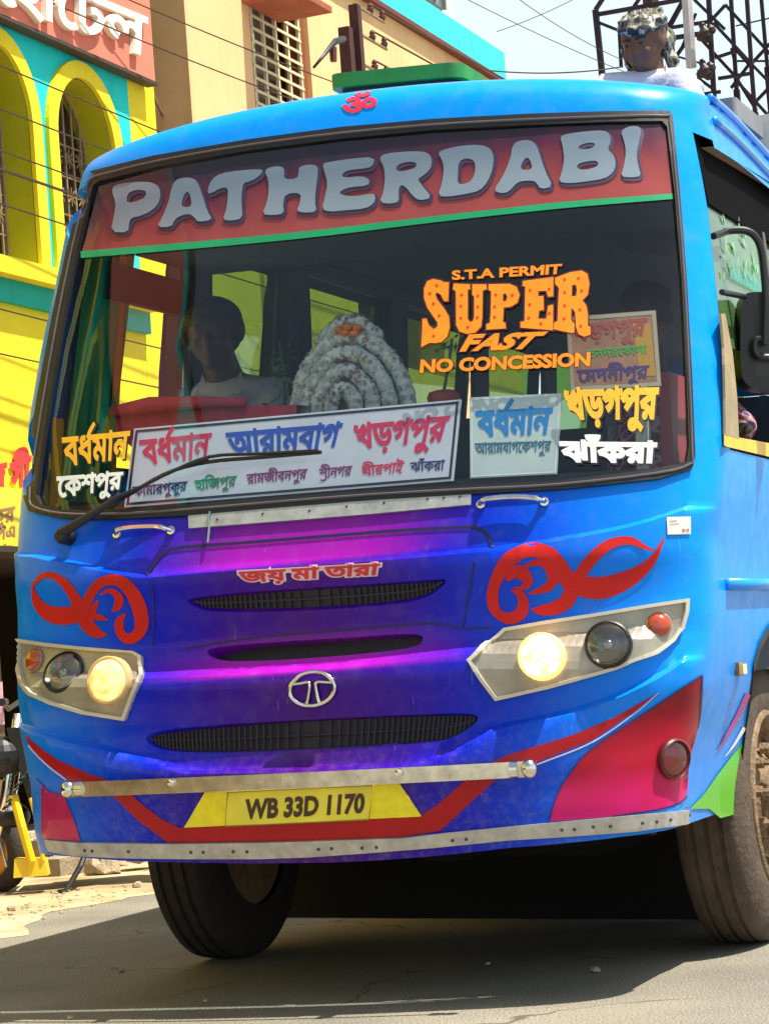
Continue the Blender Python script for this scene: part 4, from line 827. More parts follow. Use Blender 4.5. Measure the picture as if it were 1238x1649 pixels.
for r_ in range(5):
    for x in (-.62, .62):
        y = -2.7-r_*.95
        mb = MB(); rbox(mb, x-.45, x+.45, y-.45, y, 1.38, 1.50, .06); mb.hexa([(x-.44, y-.50, 1.48), (x+.44, y-.50, 1.48), (x+.44, y-.40, 1.48), (x-.44, y-.40, 1.48), (x-.42, y-.62, 2.15), (x+.42, y-.62, 2.15), (x+.42, y-.54, 2.15), (x-.42, y-.54, 2.15)]); mb.box((x-.4, y-.4, 1.0), (x+.4, y-.1, 1.39)); mb.build('seat', M_seat, BUS, body=True)
dc = hz(345, 560, -1.45)
mb = MB(); mb.box((dc.x-.25, -1.55, 1.25), (dc.x+.25, -2.0, 1.40)); mb.hexa([(dc.x-.23, -1.98, 1.38), (dc.x+.23, -1.98, 1.38), (dc.x+.23, -1.86, 1.38), (dc.x-.23, -1.86, 1.38), (dc.x-.20, -2.05, 2.0), (dc.x+.20, -2.05, 2.0), (dc.x+.20, -1.97, 2.0), (dc.x-.20, -1.97, 2.0)]); mb.build('driver_seat', M_seat, BUS)
mb = MB(); cst = Vector((dc.x, -1.12, 1.70)); n = Vector((0, -.55, .83)); e1 = Vector((1, 0, 0)); e2 = n.cross(e1); mb.tube([cst+(e1*math.cos(t)+e2*math.sin(t))*.23 for t in np.linspace(0, 2*math.pi, 33)], .015, 8, cap=False)
for a in (.5, 2.6, 4.7): mb.tube([cst, cst+(e1*math.cos(a)+e2*math.sin(a))*.23], .011, 6)
mb.tube([cst, cst-n*.5], .025, 8); mb.build('steering_wheel', M_black, BUS, smoothed=40)

# ------------------------------------------------------------------ things carried on the dashboard and against the glass
def board(name, label, quad, back, m, th=.008, edge=None, group=None):
    q = [FRONT.map([p], -back)[0] for p in quad]; c = sum(q)/4; t = thing(name, label, 'sign', tuple((q[2]+q[3])/2), group)
    n = np.cross(q[1]-q[0], q[3]-q[0]); n /= np.linalg.norm(n); n = n*np.sign(n[1]); pl = Plane(c, n)
    decal('panel', [quad], m, pl, 0, t, step=0, thick=th)
    if edge: 
        o = np.array(quad, float); o = o if area(o) > 0 else o[::-1]; i1 = shrink(o, edge[0]); i2 = shrink(o, edge[0]+edge[1]); decal('border', [i1, i2[::-1]], edge[2], pl, .001, t, step=0)
    return t, pl
M_bd = mat('board_white', (.58, .58, .66), .45, var=.08); M_ink = mat('ink_black', (.012, .012, .03), .5)
t, pl = board('destination_board', 'wide white destination board with black border, pink and blue place names, lying behind the windscreen', [(216,690),(742,643),(729,774),(200,817)], .03, M_bd, edge=(3, 4, M_ink))
M_pk = mat('ink_pink', (.62, .02, .09), .5); M_bl = mat('ink_blue', (.012, .07, .42), .5); M_pu = mat('ink_plum', (.20, .015, .14), .5); M_gr = mat('ink_green', (.01, .20, .10), .5); M_nv = mat('ink_navy', (.02, .03, .14), .5)
lettering('place_names', [(text('বধ^মান', [(224,709),(342,697),(336,738),(232,750)], .03), M_pk), (text('আরামবাগ', [(363,697),(553,681),(543,720),(371,735)], .035), M_bl), (text('খড়গপুর', [(569,685),(726,669),(714,711),(573,724)], .035), M_pk),
  (text('কামারপুকুর', [(213,784),(303,775),(300,791),(216,800)], .025), M_nv), (text('হািজপুর', [(313,774),(382,766),(379,783),(316,790)], .025), M_gr), (text('রামজীবনপুর', [(397,764),(496,755),(493,771),(398,780)], .025), M_pu), (text('শ_ীনগর', [(514,755),(568,750),(565,766),(515,771)], .025), M_pu), (text('ষ%ীরপাই', [(582,751),(652,744),(647,761),(585,767)], .025), M_pk), (text('ঝাঁকরা', [(660,745),(717,741),(715,757),(662,760)], .025), M_nv)], pl, .0015, t)
t, pl = board('destination_board', 'small pale destination board with blue place names, right of the wide white board', [(756,640),(905,633),(896,763),(757,770)], .03, mat('board_pale', (.52, .58, .56), .5, var=.1), edge=(2, 2, mat('edge_white', (.75, .76, .74), .5)))
M_sk = mat('ink_sky', (.01, .20, .50), .5); lettering('place_names', [(text('বধ^মান', [(765,662),(891,656),(884,700),(770,704)], .04), M_sk), (text('আরামবাগকেশপুর'.replace('কে', 'েক'), [(764,714),(888,710),(886,727),(766,732)], .02), mat('ink_teal', (.03, .12, .20), .5))], pl, .0015, t)
t, pl = board('destination_board', 'faded orange-brown destination board in a pale frame behind the right of the windscreen', [(911,510),(1056,499),(1065,622),(918,630)], .07, mat('board_orange', (.30, .13, .065), .6, var=.3, scale=14), edge=(1, 6, mat('frame_tan', (.36, .30, .20), .5)))
decal('faded_patch', [[(1018,520),(1047,520),(1056,605),(1030,606)]], mat('patch_yellow', (.42, .20, .01), .6), pl, .0008, t, step=0)
lettering('place_names', [(text('খড়গপুর', [(922,524),(1042,512),(1038,541),(924,549)], .035), mat('ink_faded_red', (.30, .05, .03), .6)), (text('চন্দ্রকোনা'.replace('কো', 'েকা').replace('্', ''), [(945,564),(1042,556),(1042,569),(948,577)], .03), mat('ink_leaf', (.04, .28, .02), .6)), (text('েমদনীপুর', [(928,596),(1046,588),(1043,609),(932,616)], .03), mat('ink_violet', (.06, .015, .12), .6))], pl, .0015, t)
# red cloth on the dash
mb = MB(); a = Plane((0, -.45, 0), (0, 1, 0)); q = a.map([(185,668),(250,662),(330,655),(400,653),(478,652),(476,690),(400,700),(300,712),(215,722),(188,700)])
c3 = [Vector(p) for p in q]; mb = MB(); n = len(c3); nb = [p+Vector((0, -.30, .015)) for p in c3[:5]]
mb.add([tuple(p) for p in c3]+[tuple(p) for p in nb], [(0, 1, 8, 9), (1, 2, 7, 8), (2, 3, 6, 7), (3, 4, 5, 6)]+[(i, i+1, n+i+1, n+i) for i in range(4)])
mb.tube([q[0]+[0, .02, .01], q[1]+[0, .03, .02], q[2]+[0, .02, .015], q[3]+[0, .02, .01]], [.02, .03, .022, .015], 8)
rc = mb.build('dash_cloth', mat('cloth_red', (.45, .03, .045), .8, var=.3, scale=14, bump=.4, bscale=25), None, smoothed=True); tag(rc, 'red cloth spread along the dashboard in front of the driver', 'cloth')
def body_mesh(name, blobs, tubes, m, parent, vox=.012):
    mb = MB()
    for c, r in blobs: mb.ball(c, r, 12)
    for pts, rs in tubes: mb.tube(pts, rs, 14)
    o = mb.build(name, m, parent, smoothed=True); r = o.modifiers.new('fuse', 'REMESH'); r.mode = 'VOXEL'; r.voxel_size = vox; r.use_smooth_shade = True
    s = o.modifiers.new('soften', 'SMOOTH'); s.factor = .5; s.iterations = 4; return o
# bundle of white flowers
t = thing('flower_bundle', 'big heap of pale white flower garlands topped with orange marigolds on the dashboard', 'flowers', tuple(at(570, 690, 1, -.62)))
yb_ = -.62; sc_ = 1/ (FPX/np.linalg.norm(np.array(at(570, 620, 1, yb_))-CP))
M_fl = mat('petal_white', (.42, .44, .42), .85, var=.25, scale=22, bump=.4, bscale=40)
rng = random.Random(3); cb = at(568, 668, 1, yb_)
core = [(cb+Vector((0, -.05, .10)), Vector((.175, .06, .20))), (cb+Vector((0, -.05, -.02)), Vector((.215, .07, .10)))]
fb = body_mesh('flower_cushion', core, [], M_fl, t, .010)
M_pt = [mat('petal_pale', (.66, .68, .64), .9, var=.25, scale=50), mat('petal_cream', (.58, .55, .46), .9, var=.2, scale=50), mat('petal_rose', (.40, .22, .23), .9, var=.2, scale=50)]
def blossom(mb, p, nrm, R_, mi_):
    e1 = nrm.cross(Vector((.2, .1, 1))).normalized(); e2 = nrm.cross(e1); ph = rng.random()*6; V_ = [p+nrm*.006]
    for q in range(6):
        a_ = ph+q*1.0472; V_ += [p+(e1*math.cos(a_-.42)+e2*math.sin(a_-.42))*R_*.62, p+nrm*.007+(e1*math.cos(a_)+e2*math.sin(a_))*R_, p+(e1*math.cos(a_+.42)+e2*math.sin(a_+.42))*R_*.62]
    mb.add(V_, [(0, 1+3*q, 2+3*q, 3+3*q) for q in range(6)], mi_)
def strand(pts, r):
    mb = MB(); q = catmull(pts, 10); L_ = np.concatenate([[0], np.cumsum(np.linalg.norm(np.diff(q, axis=0), axis=1))]); n_ = int(L_[-1]/(r*.62))
    for k in range(n_+1):
        c_ = Vector([np.interp(L_[-1]*k/n_, L_, q[:, i]) for i in range(3)]); rr_ = r*rng.uniform(.86, 1.08); mb.ball(c_, (rr_, rr_*.9, rr_), 6, 0)
        for j in range(9):
            d_ = Vector((rng.gauss(0, 1), abs(rng.gauss(0, 1))+.15, rng.gauss(0, 1))).normalized(); blossom(mb, c_+d_*rr_*.98, d_, rng.uniform(.007, .012), 2 if (abs(c_.x-(cb.x-.03)) < .07 and rng.random() < .45) or rng.random() < .05 else (1 if rng.random() < .3 else 0))
    mb.build('garland_strand', M_pt, t, smoothed=40)
for k, (hw, top, dy, rr) in enumerate(((.205, .275, .00, .030), (.150, .215, .035, .030), (.098, .150, .062, .029), (.045, .085, .082, .028))):
    strand([cb+Vector((x_*hw, dy, z_)) for x_, z_ in ((-1, -.10), (-1.02, .04), (-.80, top*.60), (-.42, top*.90), (0, top), (.42, top*.90), (.80, top*.60), (1.02, .04), (1, -.10))], rr)
strand([cb+Vector((x_, .05, -.055+.02*abs(x_)/.2)) for x_ in (-.20, -.10, 0, .10, .20)], .030)
strand([cb+Vector((x_, -.02, z_)) for x_, z_ in ((-.10, .27), (-.05, .315), (0, .33), (.05, .315), (.10, .27))], .028)
tx = bpy.data.textures.new('petal_noise', 'CLOUDS'); tx.noise_scale = .05
M_mg = mat('marigold', (.75, .20, .015), .8, var=.3, scale=60)
for px, py in ((546,530),(560,526),(575,527),(555,536),(570,537)):
    mb = MB(); p = at(px, py, 1, yb_+.03); mb.ball(p, (.018, .018, .013), 7); mb.build('marigold', M_mg, t, smoothed=True)
# leafy sprig and little brass lamp
t = thing('plant_sprig', 'green leafy sprig between the driver and the white flowers', 'plant', tuple(at(455, 690, 1, -.75)))
mb = MB()
for k in range(46):
    p = at(random.gauss(455, 14), random.uniform(545, 660), 1, -.75+random.uniform(-.06, .06)); a = Vector((random.uniform(-1, 1), random.uniform(-1, 1), random.uniform(-.6, 1))).normalized(); b = a.cross(Vector((random.random(), random.random(), random.random()))).normalized(); L = random.uniform(.03, .06)
    mb.add([p, p+a*L*.5+b*L*.22, p+a*L, p+a*L*.5-b*L*.22], [(0, 1, 2, 3)])
mb.build('leaves', mat('sprig_green', (.03, .11, .03), .6, var=.4, scale=40), t)
mb = MB(); mb.tube([at(460, 690, 1, -.75), at(457, 600, 1, -.75), at(450, 550, 1, -.76)], .005, 6); mb.build('stem', mat('sprig_stem', (.05, .06, .02), .7), t)
t = thing('pot_plant', 'red pot with a thin green stem on the dashboard below the orange SUPER lettering', 'plant', tuple(at(715, 690, 1, -.70)))
c = at(714, 640, 1, -.70); mb = MB(); mb.lathe(c, (0, 0, 1), [(-.12, .02), (-.05, .025), (-.03, .05), (.0, .058), (.02, .05), (.025, .03)], 16); mb.build('pot', mat('pot_red', (.40, .06, .03), .5), t, smoothed=True)
mb = MB(); mb.tube([at(714, 632, 1, -.70), at(722, 590, 1, -.70), at(728, 545, 1, -.70)], .006, 6)
for k in range(14):
    p = at(random.uniform(700, 740), random.uniform(540, 600), 1, -.70+random.uniform(-.04, .04)); a = Vector((random.uniform(-1, 1), random.uniform(-1, 1), random.uniform(-.3, 1))).normalized(); b = a.cross(Vector((.3, .8, .2))).normalized(); mb.add([p, p+a*.02+b*.008, p+a*.04, p+a*.02-b*.008], [(0, 1, 2, 3)])
mb.build('stem', MATS['sprig_green'], t)

# ------------------------------------------------------------------ people
SKIN = mat('skin_dark', (.055, .028, .018), .55, var=.15)
def person_frame(base, face):
    f = Vector(face).normalized(); u = Vector((0, 0, 1)); r = f.cross(u).normalized(); return lambda a, b, c: Vector(base)+r*a+f*b+u*c
def head_blobs(H, s=1, dz=0):
    """H(right, forward, up) with the head centre at 0"""
    b = [(H(0, -.005*s, .03*s+dz), .098*s), (H(0, .012*s, -.03*s+dz), .078*s), (H(0, .03*s, -.075*s+dz), .048*s), (H(0, .095*s, -.012*s+dz), .016*s), (H(0, .102*s, -.028*s+dz), .017*s), (H(0, .075*s, -.06*s+dz), .022*s), (H(0, .074*s, -.072*s+dz), .02*s)]
    for k in (-1, 1): b += [(H(k*.086*s, -.005*s, -.015*s+dz), (.018*s, .022*s, .032*s)), (H(k*.035*s, .075*s, .025*s+dz), .022*s), (H(k*.042*s, .066*s, -.028*s+dz), .026*s)]
    return b
# the driver
dh = at(342, 541, 1, -1.45); t = thing('person', 'driver in a pale grey shirt sitting behind the windscreen', 'person', (dh.x, -1.6, 1.40))
H = person_frame(dh, (-.25, 1, -.12)); D = person_frame((dh.x, -1.55, dh.z), (-.05, 1, 0))
bl = head_blobs(H, 1.08)+[(D(0, 0, -.46), (.17, .11, .20)), (D(0, -.02, -.23), (.20, .10, .09)), (D(0, -.02, -.72), (.17, .12, .16))]
tb = [([H(0, -.02, -.04), D(0, -.01, -.19)], [.068, .078])]
for k in (-1, 1): tb += [([D(k*.19, -.02, -.21), D(k*.25, .10, -.48), D(k*.14, .38, -.44)], [.055, .045, .034]), ([D(k*.09, 0, -.82), D(k*.12, .42, -.80), D(k*.12, .46, -1.2)], [.085, .065, .05])]
body_mesh('body', bl, tb, SKIN, t)
for k in (-1, 1):
    mb = MB(); base = D(k*.14, .38, -.44); mb.ball(base, (.028, .04, .022), 8)
    for q in range(4): o_ = (q-1.5)*.017; mb.tube([base+Vector((o_, .02, .0)), base+Vector((o_, .055, .004)), base+Vector((o_, .062, -.022)), base+Vector((o_, .042, -.036))], [.0085, .008, .0075, .006], 7)
    mb.tube([base+Vector((-k*.025, .0, 0)), base+Vector((-k*.045, .025, .005)), base+Vector((-k*.035, .045, -.012))], [.010, .009, .007], 7); mb.build('hand', SKIN, t, smoothed=True)
tb2 = [([D(k*.18, -.02, -.20), D(k*.245, .08, -.45)], [.068, .060]) for k in (-1, 1)]
sh = body_mesh('shirt', [(D(0, 0, -.44), (.195, .135, .22)), (D(0, -.02, -.225), (.235, .12, .078)), (D(0, -.01, -.72), (.19, .14, .18))], tb2, mat('shirt_grey', (.34, .36, .43), .8, var=.15, scale=12, bump=.3, bscale=18), t)
mb = MB()
for k in (-1, 1): a_, b_, c_ = D(k*.03, .09, -.24), D(k*.085, .03, -.14), D(k*.10, .10, -.24); mb.add([a_, b_, c_, a_+Vector((0, .006, 0)), b_+Vector((0, .006, .004)), c_+Vector((0, .006, 0))], [(0, 1, 2), (3, 5, 4), (0, 3, 4, 1), (1, 4, 5, 2), (2, 5, 3, 0)])
mb.build('collar', MATS['shirt_grey'], t)
body_mesh('hair', [(H(0, -.018, .062), (.122, .122, .098)), (H(0, -.06, .005), (.116, .078, .095)), (H(0, .05, .115), (.095, .062, .042)), (H(.10, 0, .02), (.03, .05, .06)), (H(-.10, 0, .02), (.03, .05, .06))], [], mat('hair_black', (.006, .006, .008), .5, bump=.5, bscale=80), t)
# the man sitting on the roof
ym = -2.5; mh = at(1036, 68, 1, ym); t = thing('person', 'man in a white shirt and patterned headscarf sitting on the roof of the bus', 'person', (mh.x, ym-.1, 3.0))
H = person_frame(mh, (.24, .85, -.36)); D = person_frame((mh.x-.01, ym-.05, mh.z), (.15, 1, 0))
bl = head_blobs(H, .98)+[(D(0, -.04, -.46), (.15, .11, .20)), (D(0, -.03, -.21), (.19, .10, .08)), (D(0, -.08, -.70), (.17, .13, .14))]
tb = [([H(0, -.02, -.05), D(0, -.02, -.24)], [.055, .062])]
LA = [at(975, 146, 1, ym+.02), at(962, 172, 1, ym+.14), at(990, 205, 1, ym+.30)]; RA = [at(1098, 138, 1, ym), at(1119, 178, 1, ym+.06), at(1110, 235, 1, ym+.25)]
for A in (LA, RA): tb.append((A, [.052, .043, .032]))
for k in (-1, 1): tb.append(([D(k*.1, 0, -.78), D(k*.22, .40, -.62), D(k*.16, .46, -.84)], [.085, .062, .048]))
body_mesh('body', bl, tb, mat('skin_brown', (.11, .044, .024), .55, var=.15), t)
for A in (LA, RA):
    b0 = A[-1]; mb = MB(); mb.ball(b0+Vector((0, .03, -.01)), (.034, .045, .02), 8)
    for q in range(4): o_ = (q-1.5)*.018; mb.tube([b0+Vector((o_, .05, -.01)), b0+Vector((o_*1.1, .09, -.012)), b0+Vector((o_*1.15, .115-.008*abs(q-1.5), -.030))], [.0095, .0085, .007], 7)
    mb.tube([b0+Vector((.03, .02, -.01)), b0+Vector((.05, .05, -.012)), b0+Vector((.052, .075, -.02))], [.011, .009, .007], 7); mb.build('hand', MATS['skin_brown'], t, smoothed=True)
M_ms = mat('shirt_white', (.46, .46, .56), .85, var=.12, scale=14, bump=.5, bscale=20)
body_mesh('shirt', [(D(0, -.04, -.44), (.18, .14, .23)), (D(0, -.03, -.205), (.21, .12, .075)), (D(0, -.08, -.68), (.19, .15, .14))], [([D(-.13, -.02, -.19), LA[0], LA[1]], [.075, .078, .066]), ([D(.13, -.02, -.19), RA[0], RA[1], RA[1].lerp(RA[2], .7)], [.075, .080, .068, .055])], M_ms, t)
mb = MB()
for k, w in ((-1, .04), (1, .05)): a_, b_, c_ = D(k*.035, .095, -.27), D(k*.08, .03, -.11), D(k*.115, .11, -.21); mb.add([a_, b_, c_, a_+Vector((0, .008, .004)), b_+Vector((0, .008, .008)), c_+Vector((0, .008, .004))], [(0, 1, 2), (3, 5, 4), (0, 3, 4, 1), (1, 4, 5, 2), (2, 5, 3, 0)])
mb.build('collar', M_ms, t)
body_mesh('trousers', [(D(0, -.08, -.78), (.19, .15, .10))], [([D(k*.1, 0, -.78), D(k*.22, .40, -.62), D(k*.16, .46, -.84)], [.10, .078, .06]) for k in (-1, 1)], mat('trouser_grey', (.06, .06, .075), .9), t)
def scarf_mat():
    m = bpy.data.materials.new('scarf_pattern'); m.use_nodes = True; n = m.node_tree.nodes; l = m.node_tree.links; b = n['Principled BSDF']; tc = n.new('ShaderNodeTexCoord'); v = n.new('ShaderNodeTexVoronoi'); v.inputs['Scale'].default_value = 44; v.inputs['Randomness'].default_value = 1; l.new(tc.outputs['Object'], v.inputs['Vector'])
    w = n.new('ShaderNodeTexWave'); w.inputs['Scale'].default_value = 14; w.inputs['Distortion'].default_value = 9; w.inputs['Detail'].default_value = 3; l.new(tc.outputs['Object'], w.inputs['Vector'])
    s = n.new('ShaderNodeSeparateColor'); l.new(v.outputs['Color'], s.inputs[0]); v2 = math_node(n, l, 'ADD', math_node(n, l, 'MULTIPLY', s.outputs[0], .85), math_node(n, l, 'MULTIPLY', w.outputs['Fac'], .15))
    r = ramp(n, [(.0, (.012, .012, .016)), (.36, (.03, .032, .03)), (.5, (.20, .19, .13)), (.62, (.05, .055, .035)), (.80, (.42, .41, .37))]); l.new(v2, r.inputs[0]); l.new(r.outputs[0], b.inputs['Base Color']); b.inputs['Roughness'].default_value = .9; return m
mb = MB()
for k in (-1, 1): mb.ball(H(k*.034, .089, .012), (.010, .006, .005), 6)
mb.build('eyes', mat('eye_dark', (.02, .012, .01), .2), t, smoothed=True)
mb = MB(); mb.tube([H(-.055, .084, .034), H(-.034, .094, .038), H(-.015, .096, .034)], .005, 6); mb.tube([H(.055, .084, .034), H(.034, .094, .038), H(.015, .096, .034)], .005, 6); mb.build('brows', MATS['hair_black'], t, smoothed=True)
sf = body_mesh('headscarf', [(H(0, -.018, .068), (.100, .104, .058)), (H(-.01, .075, .072), (.085, .040, .016)), (at(1070, 66, 1, ym-.07), (.045, .06, .07)), (at(1082, 96, 1, ym-.08), (.032, .045, .045)), (H(0, -.07, .0), (.09, .06, .07))], [([H(-.102, .02, .052), H(-.065, .08, .060), H(0, .104, .066), H(.065, .08, .076), H(.104, .01, .088)], [.013, .016, .018, .016, .013]), ([H(-.11, -.02, .075), H(-.06, .07, .095), H(.02, .09, .105), H(.09, .04, .11)], [.014, .017, .017, .014]), ([H(-.09, -.03, .11), H(-.02, .04, .135), H(.06, .03, .13), H(.10, -.03, .10)], [.012, .015, .015, .012]), ([H(.09, -.05, .06), H(.12, -.08, -.01), H(.125, -.09, -.08), H(.10, -.09, -.13)], [.03, .032, .028, .018]), ([H(.02, -.10, .05), H(.05, -.125, -.03), H(.07, -.12, -.12)], [.035, .032, .02])], scarf_mat(), t, .009)
dm = sf.modifiers.new('creases', 'DISPLACE'); dm.texture = tx; dm.strength = .024; dm.mid_level = .6
# passenger's forearm at the side window
ya = -1.15; pa = [b2w([(-1.02, -1.52, 2.12)])[0], b2w([(-1.08, -1.35, 1.86)])[0], b2w([(-1.19, -1.02, 1.83)])[0]]
t = thing('person', 'passenger in a plum and white striped shirt leaning an arm on the side window sill', 'person', tuple(b2w([(-.72, -1.6, 1.42)])[0]))
pb = lambda x, y, z: Vector(b2w([(x, y, z)])[0]); Hh = person_frame(pb(-.72, -1.58, 2.32), (-.2, 1, 0)); 
body_mesh('body', head_blobs(Hh)+[(pb(-.72, -1.62, 1.75), (.16, .11, .25)), (pb(-.72, -1.62, 2.02), (.19, .10, .08))], [([Hh(0, -.02, -.04), pb(-.72, -1.61, 2.06)], [.055, .06]), ([pb(-.93, -1.6, 2.03), pb(-1.08, -1.38, 1.86), pb(-1.19, -1.0, 1.83)], [.05, .043, .030])], SKIN, t)
def stripes():
    m = bpy.data.materials.new('plaid_shirt'); m.use_nodes = True; n = m.node_tree.nodes; l = m.node_tree.links; b = n['Principled BSDF']; tc = n.new('ShaderNodeTexCoord'); w = n.new('ShaderNodeTexWave'); w.bands_direction = 'Y'; w.inputs['Scale'].default_value = 9; w.inputs['Distortion'].default_value = 1; l.new(tc.outputs['Object'], w.inputs['Vector'])
    w2 = n.new('ShaderNodeTexWave'); w2.bands_direction = 'Z'; w2.inputs['Scale'].default_value = 6; l.new(tc.outputs['Object'], w2.inputs['Vector'])
    v = math_node(n, l, 'ADD', math_node(n, l, 'MULTIPLY', w.outputs['Fac'], .6), math_node(n, l, 'MULTIPLY', w2.outputs['Fac'], .4)); r = ramp(n, [(.2, (.10, .01, .04)), (.4, (.42, .02, .08)), (.6, (.60, .45, .48)), (.75, (.10, .04, .18))]); l.new(v, r.inputs[0]); l.new(r.outputs[0], b.inputs['Base Color']); b.inputs['Roughness'].default_value = .85; return m
body_mesh('shirt', [(pb(-.72, -1.62, 1.75), (.185, .135, .27)), (pb(-.72, -1.62, 2.03), (.205, .115, .075))], [([pb(-.92, -1.6, 2.02), pb(-1.09, -1.38, 1.87), pb(-1.15, -1.16, 1.85)], [.066, .064, .058])], stripes(), t)
body_mesh('hair', [(Hh(0, -.018, .055), (.104, .108, .085)), (Hh(0, -.055, .01), (.096, .07, .085))], [], MATS['hair_black'], t)
mb = MB(); b0 = pb(-1.20, -.97, 1.825); mb.ball(b0, (.034, .05, .022), 8)
for q in range(4): o_ = (q-1.5)*.018; mb.tube([b0+Vector((o_, .035, .0)), b0+Vector((o_*1.1, .075, -.004)), b0+Vector((o_*1.1, .10, -.020))], [.0095, .0088, .007], 7)
mb.tube([b0+Vector((.03, 0, 0)), b0+Vector((.045, .035, .0)), b0+Vector((.042, .06, -.008))], [.011, .0095, .007], 7); mb.build('hand', SKIN, t, smoothed=True)
# luggage on the roof
t = thing('luggage_crate', 'grey crate with a lid riding on the roof behind the seated man', 'crate', tuple(b2w([(-.95, -3.3, 2.97)])[0]))
a, b = at(1128, 176, 1, -3.0), at(1185, 222, 1, -3.0)
z0, z1 = 3.0, a.z+.03; xa, xb = b.x, a.x+.12
mb = MB(); rbox(mb, xb-.02 if xb < xa else xa, xa if xb < xa else xb, -3.5, -3.0, z0, z1-.09, .02); mb.build('box', mat('crate_grey', (.17, .17, .18), .6, var=.15), t)
mb = MB(); rbox(mb, min(xa, xb)-.015, max(xa, xb)+.015, -3.52, -2.985, z1-.088, z1, .02); mb.build('lid', mat('lid_grey', (.20, .20, .21), .6), t)
t = thing('luggage_bale', 'long cream tarpaulin-wrapped bale tied on the bus roof behind the grey crate', 'bale', tuple(b2w([(-.85, -5.6, 2.97)])[0]))
zc = at(1190, 190, 1, -3.6).z
mb = MB(); rbox(mb, -1.0, -.25, -7.4, -3.6, 3.0, zc, .08); mb.build('wrap', mat('tarp_cream', (.70, .62, .46), .7, var=.12, scale=5, bump=.5, bscale=6), t, smoothed=35)
for y in (-4.3, -5.4, -6.5): mb = MB(); mb.tube([(-1.005, y, 3.0), (-1.008, y, zc-.03), (-.97, y, zc+.006), (-.28, y, zc+.006), (-.245, y, 3.0)], .008, 6); mb.build('strap', mat('strap_brown', (.12, .07, .03), .8), t)
mb = MB(); mb.tube([(-1.006, -3.62, zc-.12), (-1.006, -7.38, zc-.12)], .006, 6); mb.build('strap', MATS['strap_brown'], t)

# ------------------------------------------------------------------ THE STREET
def struct(o): o['kind'] = 'structure'; return o
mb = MB(); n = 24; g = np.linspace(-1, 1, n+1); g = np.sign(g)*np.abs(g)**2.2*320
mb.add([(x, y, 0) for x in g for y in g], [(i*(n+1)+j, (i+1)*(n+1)+j, (i+1)*(n+1)+j+1, i*(n+1)+j+1) for i in range(n) for j in range(n)]); struct(mb.build('road', asphalt()))
def sand():
    m = bpy.data.materials.new('sandy_verge'); m.use_nodes = True; n = m.node_tree.nodes; l = m.node_tree.links; b = n['Principled BSDF']; tc = n.new('ShaderNodeTexCoord')
    a = n.new('ShaderNodeTexNoise'); a.inputs['Scale'].default_value = 2.2; a.inputs['Detail'].default_value = 9; l.new(tc.outputs['Object'], a.inputs['Vector']); r = ramp(n, [(.3, (.22, .15, .07)), (.55, (.48, .37, .21)), (.75, (.58, .47, .30))]); l.new(a.outputs['Fac'], r.inputs[0]); l.new(r.outputs[0], b.inputs['Base Color']); b.inputs['Roughness'].default_value = .95
    bp = n.new('ShaderNodeBump'); bp.inputs['Strength'].default_value = .8; bp.inputs['Distance'].default_value = .04; l.new(a.outputs['Fac'], bp.inputs['Height']); l.new(bp.outputs[0], b.inputs['Normal']); return m
mb = MB(); ys = np.concatenate([np.linspace(6, -12, 150), np.linspace(-12.5, -60, 50)]); _rg = random.Random(2); xe = [2.62+.18*math.sin(y*1.3)+.10*math.sin(y*3.7+1)+.05*math.sin(y*11)+_rg.uniform(-.045, .045) for y in ys]
mb.add([(x, y, .002) for x, y in zip(xe, ys)]+[(x+.5, y, .03+.012*math.sin(y*5)) for x, y in zip(xe, ys)]+[(7.0, y, .03) for y in ys], [(i, i+1, 201+i, 200+i) for i in range(199)]+[(200+i, 201+i, 401+i, 400+i) for i in range(199)]); struct(mb.build('verge', sand(), smoothed=True))
mb = MB(); mb.box((3.78, -5.0, .01), (3.95, -30, .13)); struct(mb.build('kerb', mat('kerb_stone', (.30, .25, .17), .9, var=.3, bump=.4)))
mb = MB(); _rg = random.Random(4)
for k in range(900):
    y = _rg.uniform(2.0, -7.5); x = 2.75+abs(_rg.gauss(0, .55)) if _rg.random() < .90 else _rg.uniform(-2.2, 2.7); r = _rg.uniform(.004, .013) if _rg.random() < .93 else _rg.uniform(.015, .03)
    mb.lathe((x, y, .004+(.02 if x > 2.8 else 0)), (_rg.uniform(-.3, .3), _rg.uniform(-.3, .3), 1), [(0, r), (r*.5, r*.8), (r*.8, 0)], 5, sx=_rg.uniform(.6, 1.4))
tag(mb.build('loose_gravel', mat('gravel', (.36, .29, .19), .95, var=.4, scale=30)), 'loose pebbles scattered on the road edge and sandy verge', 'gravel', kind='stuff')
# rubble heap, stones too many to tell apart
mb = MB(); random.seed(5)
for k in range(150):
    y = random.uniform(-4.9, -8.5); x = random.uniform(3.45, 5.0); r = random.uniform(.04, .12); o_ = len(mb.v); mb.ball((x, y, .03+random.uniform(0, .14)), (r, r*random.uniform(.6, 1.2), r*random.uniform(.4, .8)), 5)
    for i in range(o_, len(mb.v)): v = mb.v[i]; mb.v[i] = (v[0]+random.uniform(-.018, .018), v[1]+random.uniform(-.018, .018), v[2]+random.uniform(-.012, .012))
o = mb.build('rubble', mat('rubble_stone', (.40, .33, .22), .95, var=.45, scale=9, bump=.5)); tag(o, 'heap of pale broken stones at the road edge behind the bus', 'rubble', kind='stuff')

